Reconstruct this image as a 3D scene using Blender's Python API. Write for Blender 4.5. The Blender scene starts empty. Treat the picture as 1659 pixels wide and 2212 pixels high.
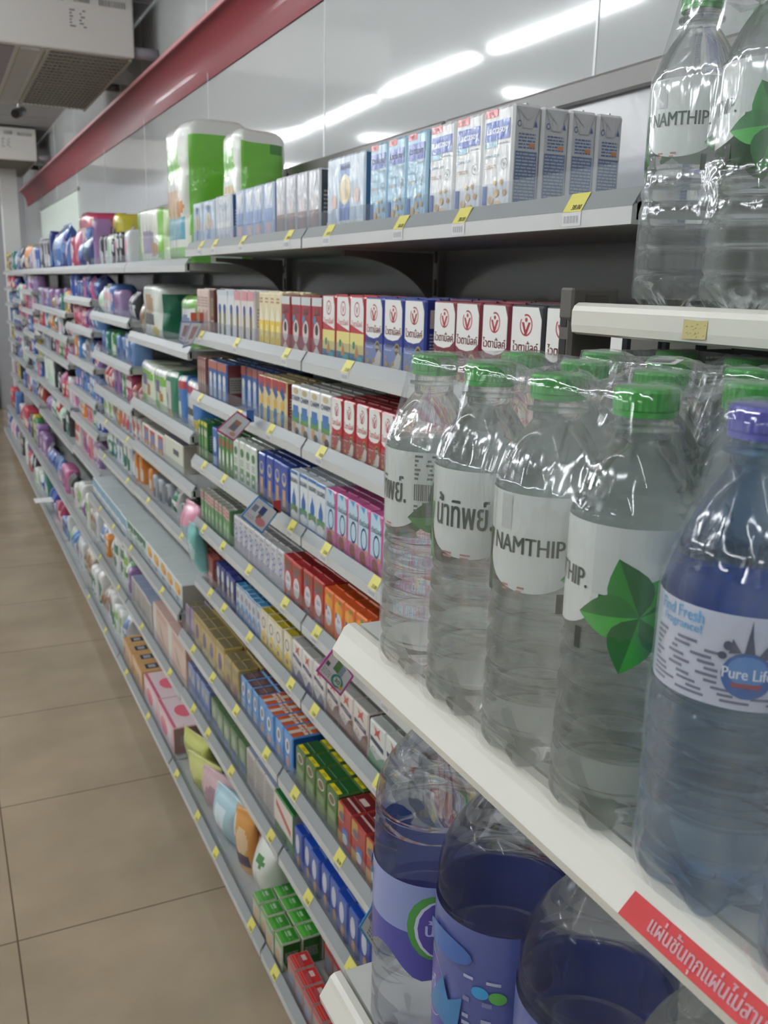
import bpy, math, random
from mathutils import Vector, Matrix
from math import sin, cos, pi, radians

# ---------------------------------------------------------------- camera / world / exposure
S = bpy.context.scene
COL = S.collection
S.view_settings.view_transform = 'Standard'
S.view_settings.look = 'None'
S.view_settings.gamma = 1.0
S.view_settings.use_curve_mapping = False
S.view_settings.exposure = 1.62
try:
    S.cycles.max_bounces = 24
    S.cycles.transmission_bounces = 20
    S.cycles.transparent_max_bounces = 40
    S.cycles.glossy_bounces = 6
    S.cycles.diffuse_bounces = 4
    S.cycles.sample_clamp_indirect = 4.0
    S.cycles.use_denoising = True
except Exception:
    pass
CAMZ = 1.475
yaw, pitch, roll = 0.4538422, -0.2415289, 0.02379787
fwd = Vector((sin(yaw) * cos(pitch), cos(yaw) * cos(pitch), sin(pitch)))
rgt = Vector((cos(yaw), -sin(yaw), 0)); upv = rgt.cross(fwd)
r2 = rgt * cos(roll) + upv * sin(roll); u2 = upv * cos(roll) - rgt * sin(roll)
cam = bpy.data.cameras.new('camera'); cam_o = bpy.data.objects.new('camera', cam)
COL.objects.link(cam_o)
cam_o.matrix_world = Matrix(((r2.x, u2.x, -fwd.x, 0), (r2.y, u2.y, -fwd.y, 0), (r2.z, u2.z, -fwd.z, CAMZ), (0, 0, 0, 1)))
cam.sensor_fit = 'VERTICAL'; cam.sensor_height = 36.0; cam.lens = 1978.23 / 2212 * 36.0
cam.clip_start = 0.02; cam.clip_end = 60
cam.dof.use_dof = True; cam.dof.focus_distance = 0.66; cam.dof.aperture_fstop = 17.0
S.camera = cam_o
TUBE_POWER = 19.0
w = bpy.data.worlds.new('world'); S.world = w; w.use_nodes = True
w.node_tree.nodes['Background'].inputs[0].default_value = (0.84, 0.85, 0.84, 1)
w.node_tree.nodes['Background'].inputs[1].default_value = 0.35

RNG = random.Random(7)

# ---------------------------------------------------------------- materials
def lin(c):
    c = c / 255.0
    return c / 12.92 if c <= 0.04045 else ((c + 0.055) / 1.055) ** 2.4
def hexc(h):
    return tuple(lin(int(h[i:i + 2], 16)) for i in (0, 2, 4)) + (1,)
_M = {}
def mat(h, rough=0.4, coat=0.0, bump=None, metal=0.0, emit=0.0, spec=0.5):
    key = (h, rough, coat, bump, metal, emit, spec)
    if key in _M: return _M[key]
    m = bpy.data.materials.new('m_' + h); m.use_nodes = True
    nt = m.node_tree; b = nt.nodes['Principled BSDF']
    b.inputs['Base Color'].default_value = hexc(h)
    b.inputs['Roughness'].default_value = rough
    b.inputs['Metallic'].default_value = metal
    b.inputs['Specular IOR Level'].default_value = spec
    b.inputs['Coat Weight'].default_value = coat
    b.inputs['Coat Roughness'].default_value = 0.08
    if emit:
        b.inputs['Emission Color'].default_value = hexc(h)
        b.inputs['Emission Strength'].default_value = emit
    if bump:
        sc, st, zs = bump
        tc = nt.nodes.new('ShaderNodeTexCoord'); mp = nt.nodes.new('ShaderNodeMapping')
        mp.inputs['Scale'].default_value = (1, 1, zs)
        n = nt.nodes.new('ShaderNodeTexNoise'); n.inputs['Scale'].default_value = sc; n.inputs['Detail'].default_value = 3
        bp = nt.nodes.new('ShaderNodeBump'); bp.inputs['Strength'].default_value = st; bp.inputs['Distance'].default_value = 0.01
        nt.links.new(tc.outputs['Object'], mp.inputs[0]); nt.links.new(mp.outputs[0], n.inputs[0])
        nt.links.new(n.outputs[0], bp.inputs['Height'])
        nt.links.new(bp.outputs[0], b.inputs['Normal' if coat == 0 else 'Coat Normal'])
    _M[key] = m
    return m

def film_mat(name, alpha=0.10, rough=0.12, bumpst=0.5, sc=22, zs=0.25, tint=(0.93, 0.96, 0.96), edge=0.5):
    m = bpy.data.materials.new(name); m.use_nodes = True; nt = m.node_tree
    for n in list(nt.nodes): nt.nodes.remove(n)
    N = nt.nodes.new; L = nt.links.new
    out = N('ShaderNodeOutputMaterial'); mix = N('ShaderNodeMixShader'); tr = N('ShaderNodeBsdfTransparent')
    gl = N('ShaderNodeBsdfGlossy'); df = N('ShaderNodeBsdfDiffuse'); m2 = N('ShaderNodeMixShader')
    tr.inputs[0].default_value = tint + (1,)
    gl.inputs['Roughness'].default_value = rough; gl.inputs['Color'].default_value = (0.95, 0.97, 1, 1)
    df.inputs[0].default_value = (0.75, 0.8, 0.8, 1)
    lw = N('ShaderNodeLayerWeight'); lw.inputs['Blend'].default_value = 0.35
    mr = N('ShaderNodeMapRange'); mr.inputs['To Min'].default_value = alpha; mr.inputs['To Max'].default_value = edge
    L(lw.outputs['Facing'], mr.inputs['Value'])
    L(mr.outputs[0], mix.inputs[0]); L(tr.outputs[0], mix.inputs[1]); L(m2.outputs[0], mix.inputs[2])
    m2.inputs[0].default_value = 0.25; L(gl.outputs[0], m2.inputs[1]); L(df.outputs[0], m2.inputs[2])
    if bumpst:
        tc = N('ShaderNodeTexCoord'); mp = N('ShaderNodeMapping'); mp.inputs['Scale'].default_value = (1, 1, zs)
        no = N('ShaderNodeTexNoise'); no.inputs['Scale'].default_value = sc; no.inputs['Detail'].default_value = 3
        bp = N('ShaderNodeBump'); bp.inputs['Strength'].default_value = bumpst; bp.inputs['Distance'].default_value = 0.012
        L(tc.outputs['Object'], mp.inputs[0]); L(mp.outputs[0], no.inputs[0]); L(no.outputs[0], bp.inputs['Height'])
        L(bp.outputs[0], gl.inputs['Normal']); L(bp.outputs[0], lw.inputs['Normal'])
    L(mix.outputs[0], out.inputs[0])
    return m

def water_mat(name, tint, rough=0.03, clear=0.45):
    m = bpy.data.materials.new(name); m.use_nodes = True; nt = m.node_tree
    for n in list(nt.nodes): nt.nodes.remove(n)
    N = nt.nodes.new; L = nt.links.new
    out = N('ShaderNodeOutputMaterial'); mix = N('ShaderNodeMixShader'); tr = N('ShaderNodeBsdfTransparent')
    g = N('ShaderNodeBsdfPrincipled'); g.inputs['Transmission Weight'].default_value = 1; g.inputs['IOR'].default_value = 1.30
    g.inputs['Roughness'].default_value = rough; g.inputs['Base Color'].default_value = tint + (1,)
    tr.inputs[0].default_value = tint + (1,)
    tc = N('ShaderNodeTexCoord'); no = N('ShaderNodeTexNoise'); no.inputs['Scale'].default_value = 30
    bp = N('ShaderNodeBump'); bp.inputs['Strength'].default_value = 0.12; bp.inputs['Distance'].default_value = 0.01
    L(tc.outputs['Object'], no.inputs[0]); L(no.outputs[0], bp.inputs['Height']); L(bp.outputs[0], g.inputs['Normal'])
    mix.inputs[0].default_value = 1 - clear
    L(tr.outputs[0], mix.inputs[1]); L(g.outputs[0], mix.inputs[2]); L(mix.outputs[0], out.inputs[0])
    return m

# ---------------------------------------------------------------- mesh builder
class MB:
    def __init__(s): s.v = []; s.f = []; s.m = []; s.mats = []
    def mi(s, m):
        if m not in s.mats: s.mats.append(m)
        return s.mats.index(m)
    def face(s, pts, m):
        i = len(s.v); s.v += [tuple(p) for p in pts]; s.f.append(tuple(range(i, i + len(pts)))); s.m.append(s.mi(m))
    def geo(s, vs, fs, m):
        i = len(s.v); s.v += [tuple(p) for p in vs]; k = s.mi(m)
        for f in fs: s.f.append(tuple(i + a for a in f)); s.m.append(k)
    def box(s, x0, y0, z0, x1, y1, z1, m, ch=0.0):
        if ch <= 0:
            vs = [(x0, y0, z0), (x1, y0, z0), (x1, y1, z0), (x0, y1, z0), (x0, y0, z1), (x1, y0, z1), (x1, y1, z1), (x0, y1, z1)]
            s.geo(vs, [(3, 2, 1, 0), (4, 5, 6, 7), (0, 1, 5, 4), (1, 2, 6, 5), (2, 3, 7, 6), (3, 0, 4, 7)], m)
        else:
            c = ch
            def ring(z, i):
                a = c - i
                return [(x0 + c + 0 * a, y0 + i, z), (x1 - c, y0 + i, z), (x1 - i, y0 + c, z), (x1 - i, y1 - c, z), (x1 - c, y1 - i, z), (x0 + c, y1 - i, z), (x0 + i, y1 - c, z), (x0 + i, y0 + c, z)]
            vs = ring(z0, c * .6) + ring(z0 + c, 0) + ring(z1 - c, 0) + ring(z1, c * .6); fs = []
            for r in range(3):
                for k in range(8): fs.append((r * 8 + k, r * 8 + (k + 1) % 8, r * 8 + 8 + (k + 1) % 8, r * 8 + 8 + k))
            fs.append(tuple(range(7, -1, -1))); fs.append(tuple(range(24, 32)))
            s.geo(vs, fs, m)
    def prism(s, prof, y0, y1, m, closed=True):
        # profile of (x,z) extruded along y
        n = len(prof)
        vs = [(x, y0, z) for x, z in prof] + [(x, y1, z) for x, z in prof]
        fs = [(k, (k + 1) % n, n + (k + 1) % n, n + k) for k in range(n if closed else n - 1)]
        if closed: fs += [tuple(range(n - 1, -1, -1)), tuple(range(n, 2 * n))]
        s.geo(vs, fs, m)
    def lathe(s, prof, m, n=48, lobes=None, caps=True):
        vs = []; fs = []
        for k, (r, z) in enumerate(prof):
            for a in range(n):
                t = 2 * pi * a / n; rr = r
                if lobes and z < lobes[1]:
                    q = 1 - z / lobes[1]; rr = r * (1 - lobes[2] * q * (0.5 - 0.5 * cos(lobes[0] * t)))
                vs.append((rr * cos(t), rr * sin(t), z))
        for k in range(len(prof) - 1):
            for a in range(n):
                fs.append((k * n + a, k * n + (a + 1) % n, (k + 1) * n + (a + 1) % n, (k + 1) * n + a))
        if caps:
            fs.append(tuple(range(n - 1, -1, -1))); fs.append(tuple((len(prof) - 1) * n + a for a in range(n)))
        s.geo(vs, fs, m)
    def cyl(s, p, q, r, m, n=12):
        p = Vector(p); q = Vector(q); d = (q - p).normalized()
        a = d.orthogonal().normalized(); b = d.cross(a)
        vs = [p + (a * cos(2 * pi * k / n) + b * sin(2 * pi * k / n)) * r for k in range(n)] + [q + (a * cos(2 * pi * k / n) + b * sin(2 * pi * k / n)) * r for k in range(n)]
        s.geo(vs, [(k, (k + 1) % n, n + (k + 1) % n, n + k) for k in range(n)] + [tuple(range(n - 1, -1, -1)), tuple(range(n, 2 * n))], m)
    def mesh(s, name, smooth=False):
        me = bpy.data.meshes.new(name); me.from_pydata(s.v, [], s.f)
        for m in s.mats: me.materials.append(m)
        me.polygons.foreach_set('material_index', s.m)
        if smooth: me.polygons.foreach_set('use_smooth', [True] * len(s.f))
        me.update(); return me

def ob(name, me, parent=None, loc=(0, 0, 0), rz=0):
    o = bpy.data.objects.new(name, me); COL.objects.link(o)
    o.location = loc; o.rotation_euler = (0, 0, rz)
    if parent: o.parent = parent
    return o
def tag(o, label, cat, group=None):
    o['label'] = label; o['category'] = cat
    if group: o['group'] = group
    return o
def empty(name, loc, label, cat, group=None, rz=0):
    return tag(ob(name, None, None, loc, rz), label, cat, group)
def struct(o): o['kind'] = 'structure'; return o
def copy_tree(o, parent=None):
    c = o.copy(); COL.objects.link(c)
    if parent: c.parent = parent
    for ch in list(o.children): copy_tree(ch, c)
    return c

# ---------------------------------------------------------------- printing (pattern polygons on a face)
_T = {}
def textgeo(s):
    if s in _T: return _T[s]
    cu = bpy.data.curves.new('t', 'FONT'); cu.body = s; cu.size = 1; cu.resolution_u = 2; cu.align_x = 'CENTER'
    o = bpy.data.objects.new('t', cu); COL.objects.link(o)
    dg = bpy.context.evaluated_depsgraph_get(); me = bpy.data.meshes.new_from_object(o.evaluated_get(dg))
    vs = [(v.co.x, v.co.y) for v in me.vertices]; fs = [tuple(p.vertices) for p in me.polygons]
    bpy.data.objects.remove(o); bpy.data.curves.remove(cu); bpy.data.meshes.remove(me)
    if not vs: vs = [(0, 0), (1, 0), (1, 1)]; fs = [(0, 1, 2)]
    x0 = min(v[0] for v in vs); x1 = max(v[0] for v in vs); y0 = min(v[1] for v in vs); y1 = max(v[1] for v in vs)
    vs = [((x - (x0 + x1) / 2), (y - (y0 + y1) / 2)) for x, y in vs]
    n0 = len(vs); f0 = list(fs); v0 = list(vs)
    for i, dx in enumerate((-.022, .022)): vs += [(x + dx, y) for x, y in v0]; fs += [tuple(a + n0 * (i + 1) for a in f) for f in f0]
    _T[s] = (vs, fs, x1 - x0, y1 - y0); return _T[s]

def split(tris, lim):
    out = []; st = list(tris)
    while st:
        t = st.pop(); e = [(math.dist(t[i], t[(i + 1) % 3]), i) for i in range(3)]; l, i = max(e)
        if l > lim and len(out) < 6000:
            a, b, c = t[i], t[(i + 1) % 3], t[(i + 2) % 3]; mdp = ((a[0] + b[0]) / 2, (a[1] + b[1]) / 2)
            st += [(a, mdp, c), (mdp, b, c)]
        else: out.append(t)
    return out

def pr(mb, ops, W, H, fmap, mf, lim=None):
    """ops in unit coordinates of a W x H face; fmap(u,v,layer) places a point (metres from face centre-bottom)"""
    R = random.Random(3)
    for ly, op in enumerate(ops):
        k = op[0]; polys = []
        if k == 'r': _, x0, y0, x1, y1, c = op; polys = [[(x0, y0), (x1, y0), (x1, y1), (x0, y1)]]
        elif k == 'e':
            _, cx, cy, rx, ry, c = op; polys = [[(cx + rx * cos(a * pi / 9), cy + ry * sin(a * pi / 9)) for a in range(18)]]
        elif k == 'o':   # ring
            _, cx, cy, rx, ry, th, c = op
            for a in range(20):
                a0, a1 = a * pi / 10, (a + 1) * pi / 10
                polys.append([(cx + rx * cos(a0), cy + ry * sin(a0)), (cx + rx * cos(a1), cy + ry * sin(a1)), (cx + rx * (1 - th) * cos(a1), cy + ry * (1 - th) * sin(a1)), (cx + rx * (1 - th) * cos(a0), cy + ry * (1 - th) * sin(a0))])
        elif k == 'p': _, pts, c = op; polys = [pts]
        elif k == 'P': _, polys, c = op
        elif k == 'l':
            _, x0, y0, x1, y1, n, c = op; h = (y1 - y0) / n
            for i in range(n):
                x = x0
                while x < x1 - .02:
                    wd = R.uniform(.06, .2) * (x1 - x0) * 1.5; xe = min(x + wd, x1)
                    polys.append([(x, y0 + i * h + h * .25), (xe, y0 + i * h + h * .25), (xe, y0 + i * h + h * .75), (x, y0 + i * h + h * .75)]); x = xe + .03
        elif k == 'b':   # bar code
            _, x0, y0, x1, y1, c = op; x = x0
            while x < x1:
                wd = R.choice((.012, .02, .03)) * (x1 - x0) * 1.6; polys.append([(x, y0), (x + wd, y0), (x + wd, y1), (x, y1)]); x += wd + R.choice((.015, .025)) * (x1 - x0) * 1.6
        elif k == 't':
            _, s, cx, cy, h, c = op[:6]; mw = op[6] if len(op) > 6 else .9
            vs, fs, tw, th = textgeo(s); sy = h * H / th; sx = min(sy, mw * W / tw)
            if len(op) > 7 and op[7]: sx = mw * W / tw
            P = [((cx - .5) * W + x * sx, cy * H + y * sy) for x, y in vs]
            mb.geo([fmap(x, y, ly) for x, y in P], fs, mf(c)); continue
        m = mf(c)
        for p in polys:
            P = [((x - .5) * W, y * H) for x, y in p]
            if lim:
                tr = split([(P[0], P[i], P[i + 1]) for i in range(1, len(P) - 1)], lim)
                for t in tr: mb.face([fmap(x, y, ly) for x, y in t], m)
            else: mb.face([fmap(x, y, ly) for x, y in P], m)

# ---------------------------------------------------------------- carton designs: base, side, top colours, front/side/top prints, short description
def vm(c, low, tx, desc):
    f = [('r', .0, .0, 1, .38, low), ('p', [(.04, .985), (.04, .50), (.2, .46), (.5, .445), (.78, .47), (.97, .54), (.97, .86), (.86, .985)], 'ECECEA'),
         ('o', .5, .80, .2, .115, .16, 'A8323C'), ('r', .27, .86, .44, .93, 'ECECEA'), ('p', [(.36, .83), (.43, .83), (.5, .75), (.57, .83), (.64, .83), (.53, .70), (.47, .70)], 'A8323C'), ('e', .5, .855, .04, .022, 'A8323C'),
         ('t', 'ไวตามิ้ลค์', .5, .58, .11, 'B03A42', .86), ('t', tx, .3, .385, .07, 'E4DEDC', .42), ('l', .08, .30, .45, .33, 1, 'D8D0CE'),
         ('e', .74, .33, .14, .09, 'B09A60'), ('e', .74, .33, .11, .07, '4A4436'), ('t', 'VITA', .74, .33, .045, 'E8E4D8', .2),
         ('p', [(.0, .02), (.5, .10), (.8, .30), (.98, .26), (.92, .1), (.55, 0), (0, 0)], 'E0DACB'),
         ('e', .2, .13, .09, .035, 'C49A4C'), ('e', .38, .07, .1, .035, 'C49A4C'), ('e', .16, .22, .05, .02, 'C49A4C'), ('e', .55, .14, .08, .03, 'C49A4C'), ('r', .0, 0, 1, .025, c)]
    return dict(b=c, s=c, t=c, f=f, sd=[('l', .1, .2, .9, .6, 9, 'B8B4B4'), ('r', .1, .66, .9, .9, 'CFCBC8')], desc=desc, name='soy_milk_carton')
def simple(b, desc, f, s=None, t=None, sd=None, tp=None, name='milk_carton'):
    return dict(b=b, s=s or b, t=t or b, f=f, sd=sd or [('l', .12, .3, .88, .7, 6, 'A8A49E')], tp=tp, desc=desc, name=name)
lac = lambda b: [('r', .05, .92, .5, .99, 'D0404A'), ('t', 'FREE', .27, .955, .03, 'F0D8D8', .3), ('r', .07, .70, .93, .88, '3A5CB4'), ('t', 'Lactasoy', .5, .79, .1, 'F2F4F8', .74), ('r', .07, .64, .5, .695, '9CC8DC'),
     ('l', .5, .65, .9, .68, 1, 'B0B8C0'), ('l', .08, .54, .6, .58, 1, '9AB4C4'), ('o', .78, .47, .11, .055, .15, '8A9090'), ('p', [(.72, .49), (.78, .44), (.84, .49), (.78, .47)], '707878'),
     ('l', .1, .44, .5, .48, 2, 'C8A898'), ('r', .06, .10, .2, .28, '3A62B0'), ('e', .36, .14, .1, .04, 'D0A860'), ('e', .55, .2, .09, .04, 'DCB870'), ('e', .72, .30, .05, .025, 'D0A860'), ('e', .6, .1, .12, .03, 'E0C080'), ('e', .84, .2, .06, .03, 'C89848'), ('e', .5, .3, .05, .025, 'DCB870')]
lacside = [('r', .04, .04, .96, .58, '5A6E94'), ('l', .07, .08, .93, .57, 15, 'AEB8C8'), ('l', .14, .60, .86, .76, 5, '5870A0'), ('r', .6, .62, .86, .66, 'C88850'), ('o', .15, .84, .09, .03, .3, '3A589C'), ('p', [(.78, .82), (.92, .82), (.85, .88)], '3A589C'), ('p', [(.0, .995), (.28, .80), (.3, .80), (.03, .995)], '9A9A98'), ('p', [(1, .995), (.72, .80), (.7, .80), (.97, .995)], '9A9A98'), ('r', .3, .795, .7, .803, '9A9A98'), ('r', .3, .8, .31, 1, '8E8E8C'), ('r', .04, .04, .96, .1, '3C5CA4')]
D = {
 'vm_blue': vm('2F3F8C', '7C8FC4', 'ออริจินัล', 'blue and white soy milk carton'),
 'vm_maroon': vm('7C2C3A', '7C2C3A', 'ข้าวบาร์เลย์', 'maroon and white soy milk carton'),
 'vm_red': vm('B4343C', 'B4343C', 'ข้าวบาร์เลย์', 'red and white soy milk carton'),
 'vm_black': vm('33363A', '33363A', 'งาดำ', 'black and white soy milk carton'),
 'vm_kids': dict(b='B83C44', s='B83C44', t='B83C44', name='soy_milk_carton', desc='red topped soy milk carton with seaside picture', sd=[], f=[('r', 0, 0, 1, .2, '3E8C9C'), ('r', 0, .18, 1, .48, 'E4D88C'), ('p', [(.03, .99), (.03, .6), (.4, .56), (.97, .5), (.97, .85), (.85, .99)], 'ECECEA'), ('o', .5, .82, .2, .11, .18, 'B0404A'), ('t', 'V', .5, .81, .1, 'B0404A'), ('t', 'ไวตามิ้ลค์', .5, .62, .09, 'B44850'), ('e', .3, .3, .1, .06, '3C9468'), ('p', [(.35, .12), (.5, .34), (.7, .12)], 'D88840'), ('e', .7, .1, .2, .05, '5AB4C4'), ('e', .25, .1, .12, .05, '4A6CA8')]),
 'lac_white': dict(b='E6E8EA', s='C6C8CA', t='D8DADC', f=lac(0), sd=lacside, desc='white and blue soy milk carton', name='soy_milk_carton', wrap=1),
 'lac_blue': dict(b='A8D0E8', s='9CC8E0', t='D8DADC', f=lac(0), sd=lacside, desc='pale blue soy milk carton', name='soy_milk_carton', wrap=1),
 'gold_oval': simple('C4D4E4', 'wrapped pale blue carton with gold oval', [('r', .35, .05, .62, .9, '5078B8'), ('e', .5, .55, .16, .2, 'D8CCA0'), ('e', .5, .55, .1, .14, 'C0AC78'), ('t', 'ถั่วเหลือง', .5, .86, .08, 'E8ECF4', .3), ('e', .2, .4, .08, .1, 'D8B8AC'), ('e', .82, .45, .08, .1, 'DCC0B4'), ('r', 0, 0, 1, .14, 'DCE0D8')], s='3E6C94', name='soy_milk_carton'),
 'silver_film': simple('C8D2DC', 'film wrapped silver white carton', [('r', .1, .2, .9, .45, 'E4E8EC'), ('e', .5, .75, .3, .08, 'AEBAC8'), ('r', 0, 0, 1, .12, 'D8CCC8')], s='2A5088'),
 'pale_blue': simple('B8C8E0', 'film wrapped pale blue carton', [('r', .1, .3, .9, .55, '7C98CC'), ('p', [(.1, .9), (.5, .6), (.9, .95)], 'E8EEF4'), ('e', .5, .2, .3, .1, 'E0B8B8')], s='5878B0'),
 'grey_brown': simple('BCC0C8', 'film wrapped grey and brown carton', [('r', .05, .1, .95, .38, '8A7470'), ('e', .5, .5, .28, .12, 'DCD8D8'), ('p', [(.2, .95), (.5, .7), (.8, .95)], 'DFE4EA')], s='3A4248'),
 'oat': simple('D8C4B8', 'cream and brown striped carton', [('r', .1, .0, .35, .5, 'A08070'), ('r', .55, .0, .8, .55, '94746A'), ('l', .1, .6, .9, .85, 4, 'A88C80')]),
 'brown_box': simple('5C2A24', 'dark brown carton with beige panel', [('r', .12, .42, .88, .82, '8C8460'), ('l', .2, .48, .8, .76, 5, '5C5438'), ('r', .1, .3, .9, .34, 'C8AC98')], name='cocoa_carton'),
 'figure': simple('DDE0E2', 'white carton with blue badge and gold figure', [('r', .3, .05, .7, .6, '8A8048'), ('e', .5, .62, .22, .1, '3A5898'), ('r', .35, .0, .68, .25, '3C3830'), ('r', 0, .9, 1, 1, 'C8D4DC')]),
 'figure_pink': simple('E4DCDA', 'pink topped carton with gold figure', [('r', 0, .82, 1, 1, 'D8949A'), ('r', .3, .08, .7, .6, '7C743E'), ('e', .5, .62, .22, .1, '3A5898'), ('r', .38, .0, .65, .25, '443C2C')]),
 'yellow_milk': simple('E8DCB8', 'cream and yellow striped carton', [('r', 0, 0, 1, .5, 'E8C850'), ('p', [(.1, .5), (.5, .78), (.9, .5)], 'F0E8D0'), ('r', .3, .2, .7, .42, 'F0E4A0'), ('l', .2, .8, .8, .92, 2, 'B88868')]),
 'malt': simple('9C3038', 'red malt drink carton with white top', [('r', 0, .86, 1, 1, 'D0D4D4'), ('t', 'นม', .5, .76, .12, 'E0C8C8'), ('e', .5, .4, .32, .2, 'D8D0CC'), ('e', .5, .46, .16, .09, '3A2C2C'), ('e', .3, .62, .16, .07, '4C88A0'), ('p', [(.1, .05), (.5, .2), (.9, .05), (.9, 0), (.1, 0)], 'E0D4CC')]),
 'choc_stripe': simple('8C6058', 'brown chocolate milk carton', [('e', .5, .35, .3, .3, 'C8B8AC'), ('r', .1, .75, .9, .92, 'B4948C'), ('r', .35, .05, .65, .3, 'A07868')]),
 'blue_brown': simple('3C62A0', 'blue and brown malt carton', [('r', 0, .8, 1, 1, 'B06858'), ('r', .2, .1, .8, .5, 'B8C4D4'), ('e', .5, .6, .3, .12, 'E0E0DC')], s='6C2C28', sd=[('r', .1, .3, .9, .7, '8C8C80'), ('l', .15, .35, .85, .65, 5, '5C4C44')]),
 'cream_red': simple('E0D0A0', 'cream carton with red top and blue figures', [('r', 0, .78, 1, 1, 'A83C40'), ('p', [(.1, .76), (.5, .9), (.9, .7), (.6, .6)], '3A5898'), ('e', .5, .25, .28, .2, '3C7CAC'), ('e', .5, .5, .3, .1, 'D8B050'), ('r', .3, .02, .7, .12, '3868A0')], s='8C2C28'),
 'charm': simple('E4E6E4', 'white milk carton with red seal and green hills', [('t', 'CHARM', .5, .76, .1, '3C5C9C'), ('r', .08, .28, .92, .5, '5C9C4C'), ('r', .2, .38, .8, .62, '4878B8'), ('e', .5, .9, .28, .06, 'C8B890'), ('e', .35, .2, .2, .1, 'D8A868'), ('e', .65, .12, .22, .08, '585450'), ('r', 0, 0, 1, .05, 'C04040')]),
 'green_small': simple('3E7C3C', 'small green malt carton', [('r', .2, .15, .8, .6, '84A878'), ('e', .5, .72, .34, .1, 'D8DCC8'), ('r', 0, .9, 1, 1, 'D0C850'), ('r', .3, .3, .7, .36, '2C5428')]),
 'blue_small': simple('2C5CA8', 'small blue milk carton', [('e', .5, .6, .3, .2, 'C8D8E8'), ('r', .2, .1, .8, .3, '88B0D8')]),
 'green_red': simple('4C8448', 'green carton with red badge', [('e', .5, .75, .32, .1, 'B04844'), ('e', .5, .4, .3, .2, 'DCE0D8'), ('r', 0, .92, 1, 1, 'E4E0D4')]),
 'white_green': simple('D4DCD4', 'white and green milk carton', [('e', .5, .75, .34, .1, '4C8054'), ('r', .15, .1, .85, .4, '5E9060'), ('l', .2, .45, .8, .6, 3, '88988C'), ('r', .3, .2, .7, .28, 'E8ECE4')], s='2E6434'),
 'royal': simple('2E4CA0', 'royal blue milk carton with gold figure', [('e', .5, .7, .3, .14, 'C8B888'), ('e', .5, .72, .22, .08, '3E60B4'), ('r', .3, .12, .7, .5, 'C49C68'), ('e', .5, .08, .4, .08, '5C5040')]),
 'hills': simple('DCE4E8', 'white milk carton with blue drop and hills', [('t', 'นมสด', .5, .82, .09, '5C6470'), ('e', .5, .42, .26, .16, '3C6CB4'), ('p', [(.35, .5), (.5, .68), (.65, .5)], '3C6CB4'), ('r', .05, .2, .95, .34, '5C9450'), ('e', .5, .14, .4, .1, 'ECEEEC'), ('r', 0, 0, 1, .05, '3E74B8'), ('r', 0, .94, 1, 1, '3E74B8')], s='2C5898'),
 'pink_zero': simple('D46CA4', 'pink yoghurt carton with large 0', [('p', [(.0, 1), (.75, 1), (.9, .8), (.9, .3), (.0, .3)], 'BCD8E8'), ('p', [(.15, 1), (.5, .9), (.62, 1)], '4C9CCC'), ('t', 'ดัชมิลล์', .5, .74, .1, '3C4468', .86), ('o', .52, .48, .28, .19, .22, '2C3C6C'), ('e', .4, .17, .26, .1, '8C3C30'), ('e', .55, .1, .2, .07, 'A04434'), ('e', .78, .28, .1, .05, 'E8A060'), ('r', .35, 0, .7, .05, '4C88C4')], s='B84C8C', name='yoghurt_carton'),
 'green_pinktop': simple('5C8C5C', 'small green carton with pink top band', [('r', 0, .7, 1, 1, 'C8A8A4'), ('e', .5, .35, .3, .2, '9CC094'), ('l', .1, .74, .9, .95, 2, '9C6C6C')], t='A8A4A0'),
 'white_blue': simple('D0D0D4', 'white carton with blue circles', [('o', .3, .7, .22, .1, .35, '6C7CB0'), ('o', .7, .62, .22, .1, .35, '7C8CC0'), ('o', .5, .44, .24, .1, .35, '5C6CA4'), ('l', .1, .1, .9, .35, 4, 'A8A8B4'), ('l', .2, .84, .8, .94, 1, '9898A8')], t='A8A8A6'),
 'red_juice': simple('B03830', 'red juice carton with white shield', [('r', .1, .72, .9, .92, '7C5040'), ('e', .5, .42, .34, .24, 'D8D4D8'), ('t', 'นม', .5, .48, .1, '5C5C84'), ('e', .3, .7, .12, .06, '4070A0'), ('r', .3, .05, .7, .14, '8C8CA0')], s='8C1E22', t='A0282A', name='juice_carton'),
 'orange_juice': simple('D86C2C', 'orange juice carton', [('e', .35, .75, .24, .14, 'E4A438'), ('e', .68, .72, .24, .15, 'DC9430'), ('e', .5, .42, .34, .22, 'D4D4DC'), ('t', 'ส้ม', .5, .5, .1, '5C5C84'), ('e', .6, .9, .12, .04, '6C8C3C'), ('e', .25, .58, .1, .06, '3C6CA4')], t='C05024', s='C05020', name='juice_carton'),
 'pink_brown': simple('9C5450', 'dusky pink striped carton', [('r', .1, .2, .9, .5, 'C0908C'), ('r', .3, .5, .7, .9, 'B07470'), ('r', .1, 0, .9, .12, 'CCC4BC')]),
 'navy': simple('2C3474', 'navy milk carton with white swirl', [('e', .45, .72, .24, .2, 'D0D4DC'), ('e', .5, .4, .2, .16, 'B8A878'), ('r', .2, .1, .8, .24, '505C98')]),
 'blue_white2': simple('C4CCD4', 'pale carton with blue wave', [('p', [(0, 0), (0, .3), (.5, .55), (1, .4), (1, 0)], '5C8CC0'), ('e', .5, .7, .3, .12, '988C98'), ('e', .4, .25, .16, .08, 'D8B898'), ('r', 0, .96, 1, 1, '3C84B8')], s='2C6C9C', t='2C80B0'),
 'yellow_choc': simple('DCD8C8', 'cream and yellow carton with brown ring', [('o', .5, .68, .28, .16, .3, '8C7468'), ('p', [(0, .25), (.5, .5), (1, .35), (1, .05), (0, .0)], 'E4C43C'), ('e', .5, .22, .16, .07, '8C5430'), ('r', 0, .97, 1, 1, 'D8BC38')], t='A8961E', s='C8AC30'),
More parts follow.
